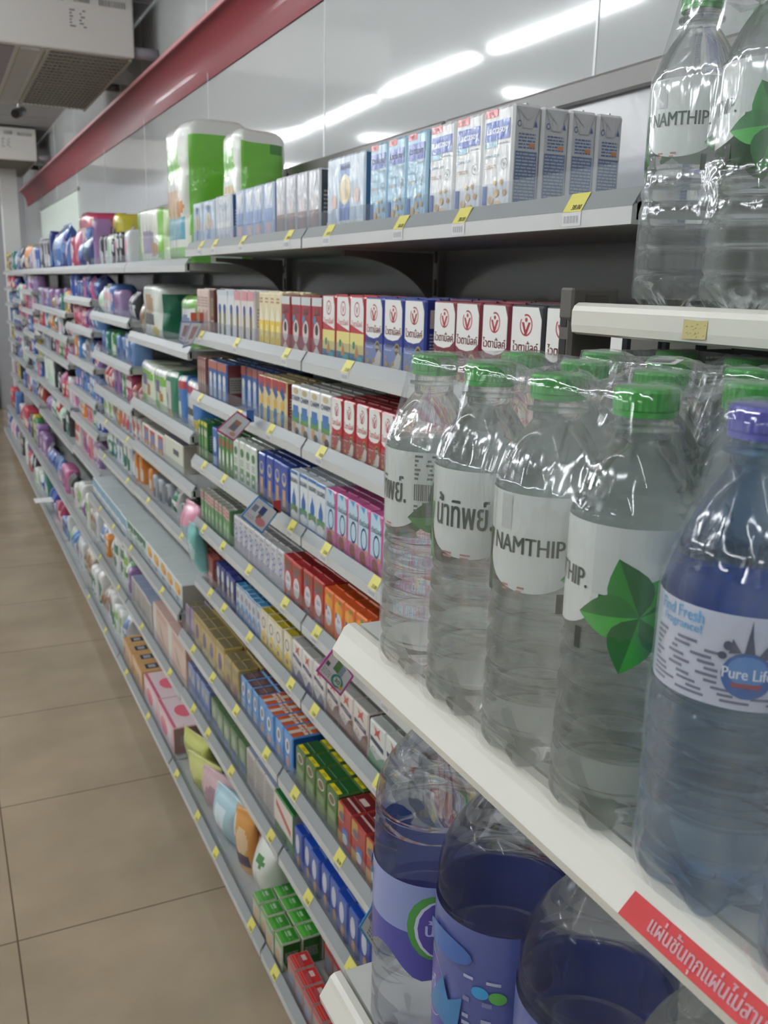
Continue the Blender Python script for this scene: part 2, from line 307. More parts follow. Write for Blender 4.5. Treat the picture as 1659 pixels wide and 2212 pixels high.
 'star_navy': simple('D8D4D0', 'white carton with red star and navy band', [('p', [(.3, .93), (.5, .86), (.7, .95), (.62, .8), (.72, .7), (.5, .76), (.32, .7), (.4, .82)], 'C04844'), ('p', [(.08, .66), (.92, .58), (.92, .47), (.08, .55)], '34385C'), ('l', .2, .53, .8, .6, 1, 'A8A8B8'), ('p', [(0, 0), (0, .3), (.4, .1), (.7, .35), (1, .25), (1, 0)], '6C6888'), ('o', .3, .36, .14, .07, .25, 'B89898')], t='A0A09C', s='BCB8B4'),
 'star_brown': simple('D4CCC4', 'white and brown carton with red star', [('p', [(.3, .93), (.5, .86), (.7, .95), (.62, .8), (.72, .7), (.5, .76), (.32, .7), (.4, .82)], 'C04844'), ('p', [(.08, .66), (.92, .58), (.92, .47), (.08, .55)], '34385C'), ('l', .2, .53, .8, .6, 1, 'A8A8B8'), ('p', [(0, 0), (0, .32), (.5, .2), (.7, .4), (1, .5), (1, 0)], '7C5448'), ('o', .3, .36, .14, .07, .25, 'B89080')], t='A0A09C', s='6C483C'),
 'star_green': simple('D8DCD8', 'white and green carton with red star', [('p', [(.3, .93), (.5, .86), (.7, .95), (.62, .8), (.72, .7), (.5, .76), (.32, .7), (.4, .82)], 'C04844'), ('p', [(.08, .66), (.92, .58), (.92, .47), (.08, .55)], '34385C'), ('p', [(0, 0), (0, .32), (.5, .2), (.7, .3), (1, .4), (1, 0)], '6CA47C'), ('o', .3, .38, .14, .07, .25, 'B8A898')], t='B4B8B4', s='B4BCB4'),
 'lilac': simple('94889C', 'grey lilac milk powder carton', [('r', .1, .3, .9, .7, 'A89CAC'), ('l', .1, .1, .9, .26, 3, '6C6078')], t='6C6248', name='milk_powder_carton'),
 'gold': simple('B8A060', 'gold milk powder carton with purple oval', [('e', .5, .5, .24, .24, '54487C'), ('r', 0, .85, 1, 1, '948048'), ('r', .1, .05, .9, .2, 'D8C888')], t='6C6244', name='milk_powder_carton'),
 'gold_red': simple('A08C50', 'brown gold carton with red and blue stripe', [('p', [(.2, .1), (.4, .5), (.6, .1)], 'A83838'), ('p', [(.5, .1), (.65, .55), (.8, .1)], '34488C'), ('r', 0, .7, 1, .9, '8C7C58')], t='6C6244', name='milk_powder_carton'),
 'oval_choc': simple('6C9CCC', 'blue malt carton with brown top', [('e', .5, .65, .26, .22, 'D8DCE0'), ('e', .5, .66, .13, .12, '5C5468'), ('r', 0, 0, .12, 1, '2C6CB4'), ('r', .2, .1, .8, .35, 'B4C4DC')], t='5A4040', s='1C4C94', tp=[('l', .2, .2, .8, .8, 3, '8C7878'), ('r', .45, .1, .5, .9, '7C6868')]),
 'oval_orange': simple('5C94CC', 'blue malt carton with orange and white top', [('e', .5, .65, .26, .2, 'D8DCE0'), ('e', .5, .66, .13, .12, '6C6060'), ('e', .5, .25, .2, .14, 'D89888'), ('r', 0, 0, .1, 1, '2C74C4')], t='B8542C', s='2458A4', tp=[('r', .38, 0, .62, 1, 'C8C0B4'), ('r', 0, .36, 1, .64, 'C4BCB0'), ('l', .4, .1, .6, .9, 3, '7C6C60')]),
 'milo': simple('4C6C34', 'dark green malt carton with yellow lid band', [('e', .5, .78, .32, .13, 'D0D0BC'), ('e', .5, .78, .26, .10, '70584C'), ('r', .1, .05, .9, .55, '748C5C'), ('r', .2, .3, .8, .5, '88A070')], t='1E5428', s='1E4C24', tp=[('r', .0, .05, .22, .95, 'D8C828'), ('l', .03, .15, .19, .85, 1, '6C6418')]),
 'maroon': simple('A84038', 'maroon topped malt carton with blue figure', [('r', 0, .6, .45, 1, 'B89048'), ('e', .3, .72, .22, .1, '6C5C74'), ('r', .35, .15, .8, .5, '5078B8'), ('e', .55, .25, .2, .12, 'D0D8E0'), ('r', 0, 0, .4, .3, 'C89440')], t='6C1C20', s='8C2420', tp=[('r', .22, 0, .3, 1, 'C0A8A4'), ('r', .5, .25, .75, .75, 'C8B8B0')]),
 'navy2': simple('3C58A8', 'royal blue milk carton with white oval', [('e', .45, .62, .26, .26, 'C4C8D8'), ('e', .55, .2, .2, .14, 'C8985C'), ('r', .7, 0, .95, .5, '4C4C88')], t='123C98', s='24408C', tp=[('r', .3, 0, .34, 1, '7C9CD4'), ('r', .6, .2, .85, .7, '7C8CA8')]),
 'mix_blue': simple('7C8CB4', 'dusty blue milk powder carton', [('r', .1, .2, .9, .5, '5C70A4'), ('e', .5, .7, .3, .14, 'A8A894'), ('r', .2, .0, .8, .15, '94A4C0')], t='5C6484', name='milk_powder_carton'),
 'mix_green': simple('74886C', 'green and blue milk powder carton', [('r', .1, .1, .9, .4, '5C74A4'), ('e', .5, .65, .3, .2, '98A890'), ('r', 0, .9, 1, 1, '5C7C54')], t='54704C', name='milk_powder_carton'),
 'green_cube': simple('B8B8A8', 'bright green topped cube carton', [('r', .0, .85, 1, 1, '5CB440'), ('e', .5, .4, .3, .25, 'C8A878'), ('r', .1, .05, .9, .2, '8C7C6C')], t='3C9030', s='26601F', tp=[('r', .42, .2, .7, .6, 'A8C0A0'), ('r', .05, 0, .1, 1, '6CC054'), ('r', .16, 0, .2, 1, '6CC054'), ('r', .75, .1, .95, .9, '2C7824')], name='cereal_carton'),
 'red_cube': simple('A88884', 'bright red topped cube carton', [('r', .0, .85, 1, 1, 'C84040'), ('e', .5, .4, .3, .25, '8C9CB4'), ('r', .1, .05, .9, .2, 'A87C74')], t='B02828', s='54282C', tp=[('r', .55, .2, .8, .6, 'C0B0AC'), ('r', .05, 0, .12, 1, 'D85C54'), ('r', .2, 0, .26, 1, 'D85C54'), ('r', .3, .3, .5, .9, '9C4850')], name='cereal_carton'),
 'mp_yellow': simple('E0E4E4', 'white milk powder box with yellow cap', [('e', .55, .68, .38, .24, 'E0B458'), ('e', .75, .6, .16, .12, 'D87830'), ('e', .5, .25, .2, .1, '7CA8C8'), ('r', 0, .97, 1, 1, 'F4F4F4')], t='C8D0D0', s='A8A498', name='milk_powder_carton'),
 'mp_green': simple('DCE4E0', 'white milk powder box with dark green band', [('r', .0, .6, 1, .97, '1C6C54'), ('p', [(.1, .0), (.1, .5), (.5, .75), (.9, .5), (.9, .0)], 'C4D8D0'), ('o', .5, .45, .2, .14, .3, '2C7C64')], t='C8D0D0', name='milk_powder_carton'),
 'mp_blue': simple('DCE4E8', 'white milk powder box with pale blue band', [('r', .0, .5, 1, .95, '7CB0CC'), ('e', .5, .35, .3, .2, 'F0F0F0'), ('r', .2, .05, .8, .2, '9CC0D4')], t='C8D0D0', name='milk_powder_carton'),
 'red_frame': simple('E0DCD8', 'white box with red framed picture', [('r', .25, .1, .95, .9, 'C03C30'), ('r', .35, .3, .85, .75, '6488B8'), ('e', .6, .2, .2, .1, 'D8B050')], t='B8B4B0', name='baby_food_carton'),
 'beige_box': simple('D4D8C8', 'beige box with dark handle slot', [('r', .5, .5, .8, .7, '40485C')], t='8C8C9C', s='B0AA9C', name='baby_food_carton'),
 'peach': simple('D4B8A8', 'peach tissue box with leaf drawing', [('r', .0, .0, .22, 1, 'DCD8D4'), ('p', [(.4, .7), (.6, .45), (.75, .25), (.5, .35)], 'A88878'), ('r', .3, .8, .9, .95, 'C8A09C')], t='C8A8A0', s='D4AC94', name='tissue_box'),
 'dumex': simple('4C8450', 'green lidded white box with red wording', [('r', .0, .3, 1, .97, 'E0D4CC'), ('p', [(.1, .7), (.9, .4), (.9, .55), (.1, .85)], 'C0605C'), ('e', .5, .15, .2, .08, '3C6C3C')], t='1C6030', s='A0A09C', tp=[('e', .4, .5, .25, .2, 'A0B094')], name='milk_powder_carton'),
 'tall_white': simple('BCB8B4', 'tall white patterned box', [('l', .1, .1, .9, .9, 10, '8C8480')], t='8C98B4', name='milk_powder_carton'),
 'pink_pad': simple('E0B8BC', 'pink and white tissue pack with red badge', [('r', .2, .1, .9, .9, 'E4D8DC'), ('e', .45, .5, .22, .3, 'E07888')], t='E0CCD0', tp=[('e', .35, .5, .17, .2, 'E06C80'), ('r', .0, .0, .06, 1, 'C86880'), ('r', .6, .45, .8, .55, 'B8A8AC')], s='9C7C7C', name='tissue_box'),
 'tan_pad': simple('C8A070', 'tan flower print tissue pack', [('e', .3, .5, .1, .2, '8C6838')], t='C49C68', tp=[('r', .12, .25, .4, .75, '34384C'), ('r', .18, .35, .34, .65, 'A8A8B0'), ('e', .7, .3, .1, .15, '8C6030'), ('e', .8, .75, .08, .12, '7C5428')], s='B08C5C', name='tissue_box'),
}
HI = dict(lac_white=1, lac_blue=1, gold_oval=1, silver_film=1, pale_blue=1, grey_brown=1)
_CM = {}
def carton_mesh(dk, wd, dp, h, detail=True):
    key = (dk, round(wd, 4), round(dp, 4), round(h, 4), detail)
    if key in _CM: return _CM[key]
    d = D[dk]; wrap = dk in HI
    def mf(c): return mat(c, 0.32, 1.0 if wrap else 0.25, (60, 1.0, 0.3) if wrap else None)
    mb = MB(); x0, x1, y0, y1 = -dp / 2, dp / 2, -wd / 2, wd / 2
    # body
    mb.box(x0, y0, 0, x1, y1, h, mf(d['b']), min(0.003, wd * .08))
    c = min(0.003, wd * .08)
    e = 0.0003
    # side and top skins
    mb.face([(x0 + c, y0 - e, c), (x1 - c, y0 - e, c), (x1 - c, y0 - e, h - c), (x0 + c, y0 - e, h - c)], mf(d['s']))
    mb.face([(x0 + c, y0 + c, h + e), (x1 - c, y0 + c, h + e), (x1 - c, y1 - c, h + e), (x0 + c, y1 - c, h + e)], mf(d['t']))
    # folded top seam with its fin
    mb.box(-0.0012, y0 + c, h, 0.0012, y1 - c, h + 0.0022, mf(d['t']))
    if detail:
        pr(mb, d['f'], wd - 2 * c * .5, h - 2 * e, lambda u, v, l: (x0 - 0.0004 - l * 0.00005, -u, v + e), mf)
        if d.get('sd'): pr(mb, d['sd'], dp - 2 * c, h - 2 * c, lambda u, v, l: (u, y0 - 0.0006 - l * 0.00005, v + c), mf)
        if d.get('tp'): pr(mb, d['tp'], dp - 2 * c, wd - 2 * c, lambda u, v, l: (u, -wd / 2 + c + (wd - 2 * c) - v, h + 0.0006 + l * 0.00005), mf)
        # flaps folded on the camera-side face
        mb.face([(x0 + c, y0 - .0012, h - c), (x1 - c, y0 - .0012, h - c), (0, y0 - .0012, h - c - dp * .38)], mf(d['s']))
    me = mb.mesh('carton'); _CM[key] = me; return me

# ---------------------------------------------------------------- room
def noise_mat(name, c1, c2, sc, rough, det=4, bump=0, rr=None, scale=(1, 1, 1), coat=0):
    m = bpy.data.materials.new(name); m.use_nodes = True; nt = m.node_tree; b = nt.nodes['Principled BSDF']
    N = nt.nodes.new; L = nt.links.new
    tc = N('ShaderNodeTexCoord'); mp = N('ShaderNodeMapping'); mp.inputs['Scale'].default_value = scale
    n = N('ShaderNodeTexNoise'); n.inputs['Scale'].default_value = sc; n.inputs['Detail'].default_value = det
    r = N('ShaderNodeValToRGB'); r.color_ramp.elements[0].position = .3; r.color_ramp.elements[1].position = .7
    r.color_ramp.elements[0].color = hexc(c1); r.color_ramp.elements[1].color = hexc(c2)
    L(tc.outputs['Object'], mp.inputs[0]); L(mp.outputs[0], n.inputs[0]); L(n.outputs[0], r.inputs[0]); L(r.outputs[0], b.inputs['Base Color'])
    b.inputs['Roughness'].default_value = rough; b.inputs['Coat Weight'].default_value = coat
    if bump:
        bp = N('ShaderNodeBump'); bp.inputs['Strength'].default_value = bump; bp.inputs['Distance'].default_value = .02
        L(n.outputs[0], bp.inputs['Height']); L(bp.outputs[0], b.inputs['Normal'])
    return m
def floor_mat():
    m = noise_mat('floor_tile', '988974', 'B09F88', 3.0, 0.16, 6); nt = m.node_tree; b = nt.nodes['Principled BSDF']
    N = nt.nodes.new; L = nt.links.new
    tc = N('ShaderNodeTexCoord'); mp = N('ShaderNodeMapping'); mp.inputs['Location'].default_value = (-0.055, -0.172, 0)
    br = N('ShaderNodeTexBrick'); br.offset = 0; br.inputs['Scale'].default_value = 1
    br.inputs['Brick Width'].default_value = 0.6; br.inputs['Row Height'].default_value = 0.6
    br.inputs['Mortar Size'].default_value = 0.0022; br.inputs['Mortar Smooth'].default_value = 0.3
    src = b.inputs['Base Color'].links[0].from_socket
    mx = N('ShaderNodeMix'); mx.data_type = 'RGBA'; mx.inputs[7].default_value = hexc('5C5040')
    L(tc.outputs['Object'], mp.inputs[0]); L(mp.outputs[0], br.inputs['Vector']); L(br.outputs['Fac'], mx.inputs[0]); L(src, mx.inputs[6]); L(mx.outputs[2], b.inputs['Base Color'])
    return m
def wall_mat():
    m = mat('C6C9C9', 0.10, 0, None); m = m.copy(); nt = m.node_tree; b = nt.nodes['Principled BSDF']; N = nt.nodes.new; L = nt.links.new
    b.inputs['Specular IOR Level'].default_value = 0.9
    b.inputs['Roughness'].default_value = 0.06
    tc = N('ShaderNodeTexCoord'); mp = N('ShaderNodeMapping'); mp.inputs['Scale'].default_value = (1, .9, .5)
    n = N('ShaderNodeTexNoise'); n.inputs['Scale'].default_value = 1.6; n.inputs['Detail'].default_value = 0
    bp = N('ShaderNodeBump'); bp.inputs['Strength'].default_value = .07; bp.inputs['Distance'].default_value = .05
    L(tc.outputs['Object'], mp.inputs[0]); L(mp.outputs[0], n.inputs[0]); L(n.outputs[0], bp.inputs['Height']); L(bp.outputs[0], b.inputs['Normal'])
    return m
def plane(name, pts, m):
    mb = MB(); mb.face(pts, m); return struct(ob(name, mb.mesh(name)))
WX = 1.03; CZ = 2.72; YE = 11.5; XL = -4.6; YB = -2.5
mb = MB(); mb.box(XL, YB, -0.1, WX + .2, YE, 0, floor_mat()); struct(ob('floor', mb.mesh('floor')))
mb = MB(); mb.box(XL, YB, CZ, WX + .2, YE, CZ + .1, mat('9C9C9E', .7))
for k in range(24): mb.box(XL, YB + k * .6, CZ - .002, WX, YB + k * .6 + .006, CZ, mat('8C8C8C', .7))
struct(ob('ceiling', mb.mesh('ceiling')))
wm = wall_mat()
mb = MB(); mb.box(WX, YB, 0, WX + .2, YE, CZ, wm)
for y in (0.15, 1.35, 2.55, 3.75, 4.95, 6.15, 7.35, 8.55, 9.75):
    mb.box(WX - .0015, y - .003, 0, WX, y + .003, CZ, mat('E4E6EA', .2))
struct(ob('wall_right', mb.mesh('wall_right')))
mb = MB(); mb.box(XL - .1, YB, 0, XL, YE, CZ, mat('C8CCC8', .6)); struct(ob('wall_left', mb.mesh('wl')))
mb = MB(); mb.box(XL, YE, 0, WX + .2, YE + .1, CZ, mat('A8A8AC', .6)); struct(ob('wall_back', mb.mesh('wb')))
mb = MB(); mb.box(XL, YB - .1, 0, WX + .2, YB, CZ, mat('B8B8B8', .6)); struct(ob('wall_front', mb.mesh('wf')))
# red cove band along the wall
mb = MB(); pf = [(WX, 2.225)] + [(WX - .075 * (1 - cos(a)), 2.23 + .145 * sin(a)) for a in [k * pi / 2 / 14 for k in range(15)]]
mb.prism(pf + [(WX, 2.375)], YB, YE - .3, mat('84222E', .42, 0.1))
mb.prism([(WX, 2.375), (WX - .082, 2.375), (WX - .084, 2.388), (WX, 2.388)], YB, YE - .3, mat('D898A0', .3))
struct(ob('trim_1', mb.mesh('trim', False)))
# column and dark doorway at the far end of the aisle
mb = MB(); mb.box(.66, 9.55, 0, .80, 9.75, CZ, mat('D4D4D4', .5)); struct(ob('trim_2', mb.mesh('trim2')))
mb = MB(); mb.box(.1, YE - .03, 0, .62, YE, 2.1, mat('2C2C30', .5)); struct(ob('door_1', mb.mesh('door')))
# added pale green strip, faint glow standing in for a lit far wall patch
mb = MB(); mb.box(WX - .012, 7.3, 1.82, WX - .003, 9.8, 2.10, mat('C4D0C8', .2, 0, None, 0, .12)); mb.box(WX - .016, 7.25, 2.10, WX - .002, 9.85, 2.12, mat('9CA0A0', .4)); mb.box(WX - .016, 7.25, 1.80, WX - .002, 9.85, 1.82, mat('9CA0A0', .4))
struct(ob('wall_glow_1', mb.mesh('wall_glow')))

# ---------------------------------------------------------------- lamps (fluorescent tubes)
def make_tube(name, L):
    t = ob(name, None)
    mb = MB(); mb.box(-.03, -L / 2, .02, .03, L / 2, .03, mat('E8E8E8', .4)); mb.box(-.02, -L / 2, 0, .02, -L / 2 + .02, .02, mat('E0E0E0', .4)); mb.box(-.02, L / 2 - .02, 0, .02, L / 2, .02, mat('E0E0E0', .4))
    ob('lamp_holder', mb.mesh('holder'), t)
    mb = MB(); mb.cyl((0, -L / 2 + .02, 0), (0, L / 2 - .02, 0), .016, mat('F6FAFC', .4, 0, None, 0, TUBE_POWER), 10)
    ob('tube', mb.mesh('tube', True), t); return t
tb = make_tube('ceiling_tube_lamp', 1.2); first = True; k = 0
def put_tube(x, y, rz, label, grp):
    global first
    o = tb if first else copy_tree(tb); first = False
    o.location = (x, y, CZ - .03); o.rotation_euler = (0, 0, rz); tag(o, label, 'ceiling lamp', grp)
ORD = ['first', 'second', 'third', 'fourth', 'fifth', 'sixth', 'seventh', 'eighth', 'ninth', 'tenth', 'eleventh', 'twelfth', 'thirteenth', 'fourteenth', 'fifteenth', 'sixteenth', 'seventeenth', 'eighteenth', 'nineteenth', 'twentieth']
for k in range(9):
    put_tube(-.72, 1.25 + k * 1.33, 0, f'white fluorescent tube of the line over the aisle, {ORD[k]} from the camera', 'tube lamps over the aisle')
for k in range(5):
    put_tube(-1.95, .9 + k * 2.23, pi / 2, f'white fluorescent tube set across the aisle direction, {ORD[k]} from the camera', 'cross tube lamps')
for k in range(6):
    put_tube(-3.4, 0.2 + k * 1.9, 0, f'white fluorescent tube of the far parallel line, {ORD[k]} from the camera', 'tube lamps over the next aisle')
put_tube(-.3, -.6, 0, 'white fluorescent tube behind the camera over the aisle', 'tube lamps over the aisle')
put_tube(-1.6, -1.2, 0, 'white fluorescent tube behind the camera over the next aisle', 'tube lamps over the aisle')

# ---------------------------------------------------------------- ceiling air conditioners
def make_ac():
    t = ob('air_conditioner', None)
    W, L, Z0, Z1 = 1.05, 1.5, 2.446, 2.70
    mb = MB(); mb.box(-W, 0, Z0, 0, L, Z1, mat('D0CCC8', .5), .006); ob('casing', mb.mesh('casing'), t)
    mb = MB()
    for k in range(20): mb.box(-.36, .06 + k * .07, Z0 - .006, -.02, .06 + k * .07 + .022, Z0 - .001, mat('787468', .5))
    for k in range(16): mb.box(-.36 + k * .0215, .04, Z0 - .008, -.355 + k * .0215, L - .04, Z0 - .005, mat('8C887C', .5))
    mb.box(-.375, .03, Z0 - .012, -.36, L - .03, Z0, mat('9C988C', .5)); mb.box(-.02, .03, Z0 - .012, -.008, L - .03, Z0, mat('9C988C', .5))
    ob('intake_grille', mb.mesh('grille'), t)
    mb = MB(); mb.box(-.48, .03, Z0 - .012, -.40, L - .03, Z0, mat('A8A49C', .5)); ob('rail', mb.mesh('rail'), t)
    mb = MB(); mb.box(-.80, .05, Z0 - .004, -.50, L - .05, Z0, mat('8C8084', .5)); mb.box(-.83, .03, Z0 - .012, -.805, L - .03, Z0, mat('A8A49C', .5)); ob('louvre', mb.mesh('louvre'), t)
    mb = MB()
    f = lambda u, v, l: (-W / 2 + u, -.001 - l * .0002, Z0 + v)
    pr(mb, [('l', .28, .80, .54, .88, 1, '989694'), ('b', .58, .76, .72, .90, '7C7A78'), ('b', .76, .77, .82, .89, '7C7A78'), ('b', .86, .76, .97, .86, '8A8886'), ('l', .74, .36, .82, .66, 6, '7C7A78')], W, Z1 - Z0, f, lambda c: mat(c, .5))
    ob('lettering', mb.mesh('lettering'), t)
    mb = MB(); mb.cyl((0, .04, Z0 + .03), (.11, .04, Z0 + .03), .025, mat('8C8890', .5)); ob('pipe', mb.mesh('pipe', True), t)
    mb = MB(); mb.cyl((0, 1.0, Z0 + .05), (.11, 1.0, Z0 + .05), .02, mat('8C8890', .5)); ob('pipe', mb.mesh('pipe', True), t)
    return t
ac = make_ac()
for k, (y, lb) in enumerate(((4.54, 'white ceiling air conditioner box nearest the camera, top left'), (8.8, 'smaller looking white ceiling air conditioner box farther down the aisle'))):
    o = ac if k == 0 else copy_tree(ac); o.location = (.914, y, 0); tag(o, lb, 'air conditioner', 'ceiling air conditioners')
# dark hanging frame behind the air conditioner, between box and wall
# security camera
t = empty('security_camera', (.62, 6.9, 2.55), 'small dark security camera hanging from the ceiling between air conditioners', 'security camera')
mb = MB(); mb.cyl((0, 0, .0), (0, 0, .17), .008, mat('C8C8C8', .3)); ob('stem', mb.mesh('stem'), t)
mb = MB(); mb.cyl((-.03, -.08, -.04), (.03, .06, .0), .03, mat('4C4C50', .4)); ob('body', mb.mesh('cam_body', True), t)
mb = MB(); mb.cyl((-.034, -.09, -.043), (-.03, -.08, -.04), .024, mat('18181A', .2)); ob('lens', mb.mesh('lens'), t)

# ---------------------------------------------------------------- gondola shelving
GX = .885
J = [.71, 1.59, 2.44, 3.29, 4.13, 4.98, 5.83, 6.67, 7.52, 8.36, 9.2]
white = mat('C8CAC9', .35, .2); grey = mat('909495', .4); deckm = mat('A4A8A6', .4); panel_shaded = mat('7E7E80', .16, .3, (60, .1, 1)); panelw = mat('C4C4C6', .2, .3, (60, .1, 1)); railm = mat('7C7876', .35)
riser_m = film_mat('acrylic', .035, .05, 0, edge=.22, tint=(.95, .96, .98))
BAY = ['nearest', 'second', 'third', 'fourth', 'fifth', 'sixth', 'seventh', 'eighth', 'ninth', 'tenth']
for b in range(10):
    t = empty('display_rack', (GX, J[b], 0), f'grey metal back frame of the {BAY[b]} bay of wall shelving', 'shelf frame', 'back frames of the wall shelving')
    ln = J[b + 1] - J[b]
    mb = MB(); mb.box(.004, 0, .09, .02, ln, 1.555, panel_shaded); ob('back_panel', mb.mesh('panel'), t)  # shade below the top shelf is put into this darker panel colour
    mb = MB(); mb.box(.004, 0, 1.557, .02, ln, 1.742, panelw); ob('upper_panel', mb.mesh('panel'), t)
    mb = MB(); mb.box(-.006, .004, 1.742, .024, ln - .004, 1.775, railm, .004); ob('top_rail', mb.mesh('rail'), t)
    mb = MB(); mb.box(-.012, -.012, .0, .03, .012, 1.76, railm)
    for k in range(26): mb.box(-.0135, -.004, .2 + k * .06, -.012, .004, .23 + k * .06, mat('202022', .5))
    ob('upright', mb.mesh('upright'), t)

# (name, bottom of lip, lip x, tags)
def shelf(b, zb, D0, label, tags=0, riser=True, y0=None, y1=None, bracket=False, lipw=True, tagrng=None):
    y0 = J[b] + .004 if y0 is None else y0; y1 = J[b + 1] - .004 if y1 is None else y1
    t = empty('metal_shelf', (D0, y0, zb), label, 'shelf', 'grey shelves of the long wall shelving'); L = y1 - y0
    mb = MB(); mb.box(.006, 0, .004, GX - D0 - .014, L, .024, deckm); ob('deck', mb.mesh('deck'), t)
    mb = MB(); mb.prism([(0, 0), (.012, 0), (.012, .022), (.0, .0165)], 0, L, white); ob('lip', mb.mesh('lip'), t)
    mb = MB(); mb.prism([(0, .0168), (.001, .016), (.013, .034), (.0118, .035)], 0, L, grey); ps = ob('price_strip', mb.mesh('strip'), t)
    if riser:
        mb = MB(); mb.box(.016, 0, .024, .0172, L, .060, riser_m); ob('riser', mb.mesh('riser'), t)
    R = random.Random(int(zb * 1000) + b * 7)
    if tags:
        for k in range(tags):
            yy = (k + .5 + R.uniform(-.25, .25)) * L / tags
            mb = MB(); m1 = mat('D8D06A', .5); m2 = mat('D8D8DC', .5)
            w2 = .0155
            mb.face([(-.0006, w2, .002), (-.0006, -w2, .002), (-.0006, -w2, .0160), (-.0006, w2, .0160)], m2)
            mb.face([(-.0010, w2, .0160), (-.0010, -w2, .0160), (.0105, -w2, .0352), (.0105, w2, .0352)], m1)
            for i in range(5): mb.face([(-.0009, w2 - .003 - i * .005, .005), (-.0009, w2 - .0062 - i * .005, .005), (-.0009, w2 - .0062 - i * .005, .012), (-.0009, w2 - .003 - i * .005, .012)], mat('A8A8AC', .5))
            vs, fs, tw, th = textgeo('38.00' if zb > 1.5 else R.choice(('36.00', '12.00', '10.00', '25.00', '34.00')))
            s_ = .0052 / th
            mb.geo([(-.0013 + (y * s_ + .0045) * .60, -x * s_ - .005, .016 + (y * s_ + .0045)) for x, y in vs], fs, mat('4C4830', .5))
            ob('price_tag', mb.mesh('tag'), ps, (0, yy, 0))
    if bracket:
        for yy in (0.0, L):
            mb = MB(); n = 14; wd = GX - D0 - .02
            pts = [(wd - .3 * wd * 0, -.115)] + [(wd - (wd - .08) * (1 - cos(a)), -.115 + .105 * sin(a)) for a in [k * pi / 2 / n for k in range(1, n + 1)]] + [(.08, .0), (wd, .0)]
            vs = [(x, yy - .001, z) for x, z in pts] + [(x, yy + .001, z) for x, z in pts]; q = len(pts)
            mb.geo(vs, [tuple(range(q)), tuple(range(2 * q - 1, q - 1, -1))] + [(i, (i + 1) % q, q + (i + 1) % q, q + i) for i in range(q)], railm)
            ob('bracket', mb.mesh('bracket'), t)
    return t
# levels for the two near bays: (bottom z, lip x)
NEAR = [(1.5376, .60), (1.321, .60), (1.182 - .022, .60), (1.006 - .02, .60), (.811, .60), (.645, .60), (.490, .55), (.309, .55), (.090, .51)]
LV = ['top', 'second', 'third', 'fourth', 'fifth', 'sixth', 'seventh', 'eighth', 'bottom']
for b in range(2):
    for k, (z, x) in enumerate(NEAR):
        shelf(b, z, x, f'grey shelf with white lip, {LV[k]} level of the {BAY[b]} bay', tags=(4 if k == 0 else 3 if k < 3 else 4), riser=True, bracket=(k == 0))
B2 = [(1.50, .60), (1.272, .60), (1.045, .60), (.893, .60), (.725, .60), (.540, .55), (.300, .55), (.090, .51)]
B3 = [(1.50, .60), (1.312, .60), (1.150, .60), (1.005, .60), (.882, .60), (.72, .60), (.53, .55), (.300, .55), (.090, .51)]
B4 = [(1.50, .60), (1.362, .60), (1.23, .60), (1.072, .60), (.92, .60), (.78, .60), (.60, .60), (.30, .55), (.090, .51)]
B5 = [(1.50, .60), (1.28, .60), (1.15, .60), (1.02, .60), (.80, .60), (.58, .60), (.30, .55), (.090, .51)]
LEV = {2: B2, 3: B3, 4: B4, 5: B5, 6: B5, 7: B4, 8: B5, 9: B4}
OV = ['top', 'second', 'third', 'fourth', 'fifth', 'sixth', 'seventh', 'eighth', 'ninth']
for b in range(2, 10):
    for k, (z, x) in enumerate(LEV[b]):
        shelf(b, z, x, f'grey shelf with white lip, {OV[k]} from the top in the {BAY[b]} bay', tags=(2 if b < 4 and k > 3 else 0), riser=(b < 4), bracket=False)

# ---------------------------------------------------------------- carton rows
_used = set()
def uniq(l):
    n = l; k = 2
    while n in _used:
        n = l + f', copy {k}'; k += 1
    _used.add(n); return n
ROW = ['', ', second row', ', third row', ', fourth row', ', fifth row', ', sixth row']
def grp(lvl, y0, y1, n, dk, h, rows=2, dp=.042, xoff=.0, gap=.0015, f=1.0, xf=None, zd=None, shelfname=None, jit=.002, tilt=0):
    z, x = NEAR[lvl] if lvl is not None else (zd, xf)
    zz = (z + .0245) if zd is None else zd
    fx = (x + .022) if xf is None else xf
    y0 *= f; y1 *= f; wd = (y0 - y1) / n - gap
    me = carton_mesh(dk, wd, dp, h); d = D[dk]; sn = shelfname or f'{LV[lvl]} shelf'
    for r in range(rows):
        for k in range(n):
            o = ob(d['name'], me, None, (fx + xoff + dp / 2 + r * (dp + .0015) + RNG.uniform(-jit, jit) * (r == 0), y0 - (k + .5) * (wd + gap), zz))
            if tilt: o.rotation_euler = (0, 0, RNG.uniform(-tilt, tilt))
            pos = 'only one' if n == 1 else ('leftmost' if k == 0 else 'rightmost' if k == n - 1 else ORD[k] + ' from left')
            tag(o, uniq(f"{d['desc']}, {pos}{ROW[r]}, {sn}"), 'carton' if 'carton' in d['name'] else 'box', f"{d['desc']}s, {sn}")
U = .992
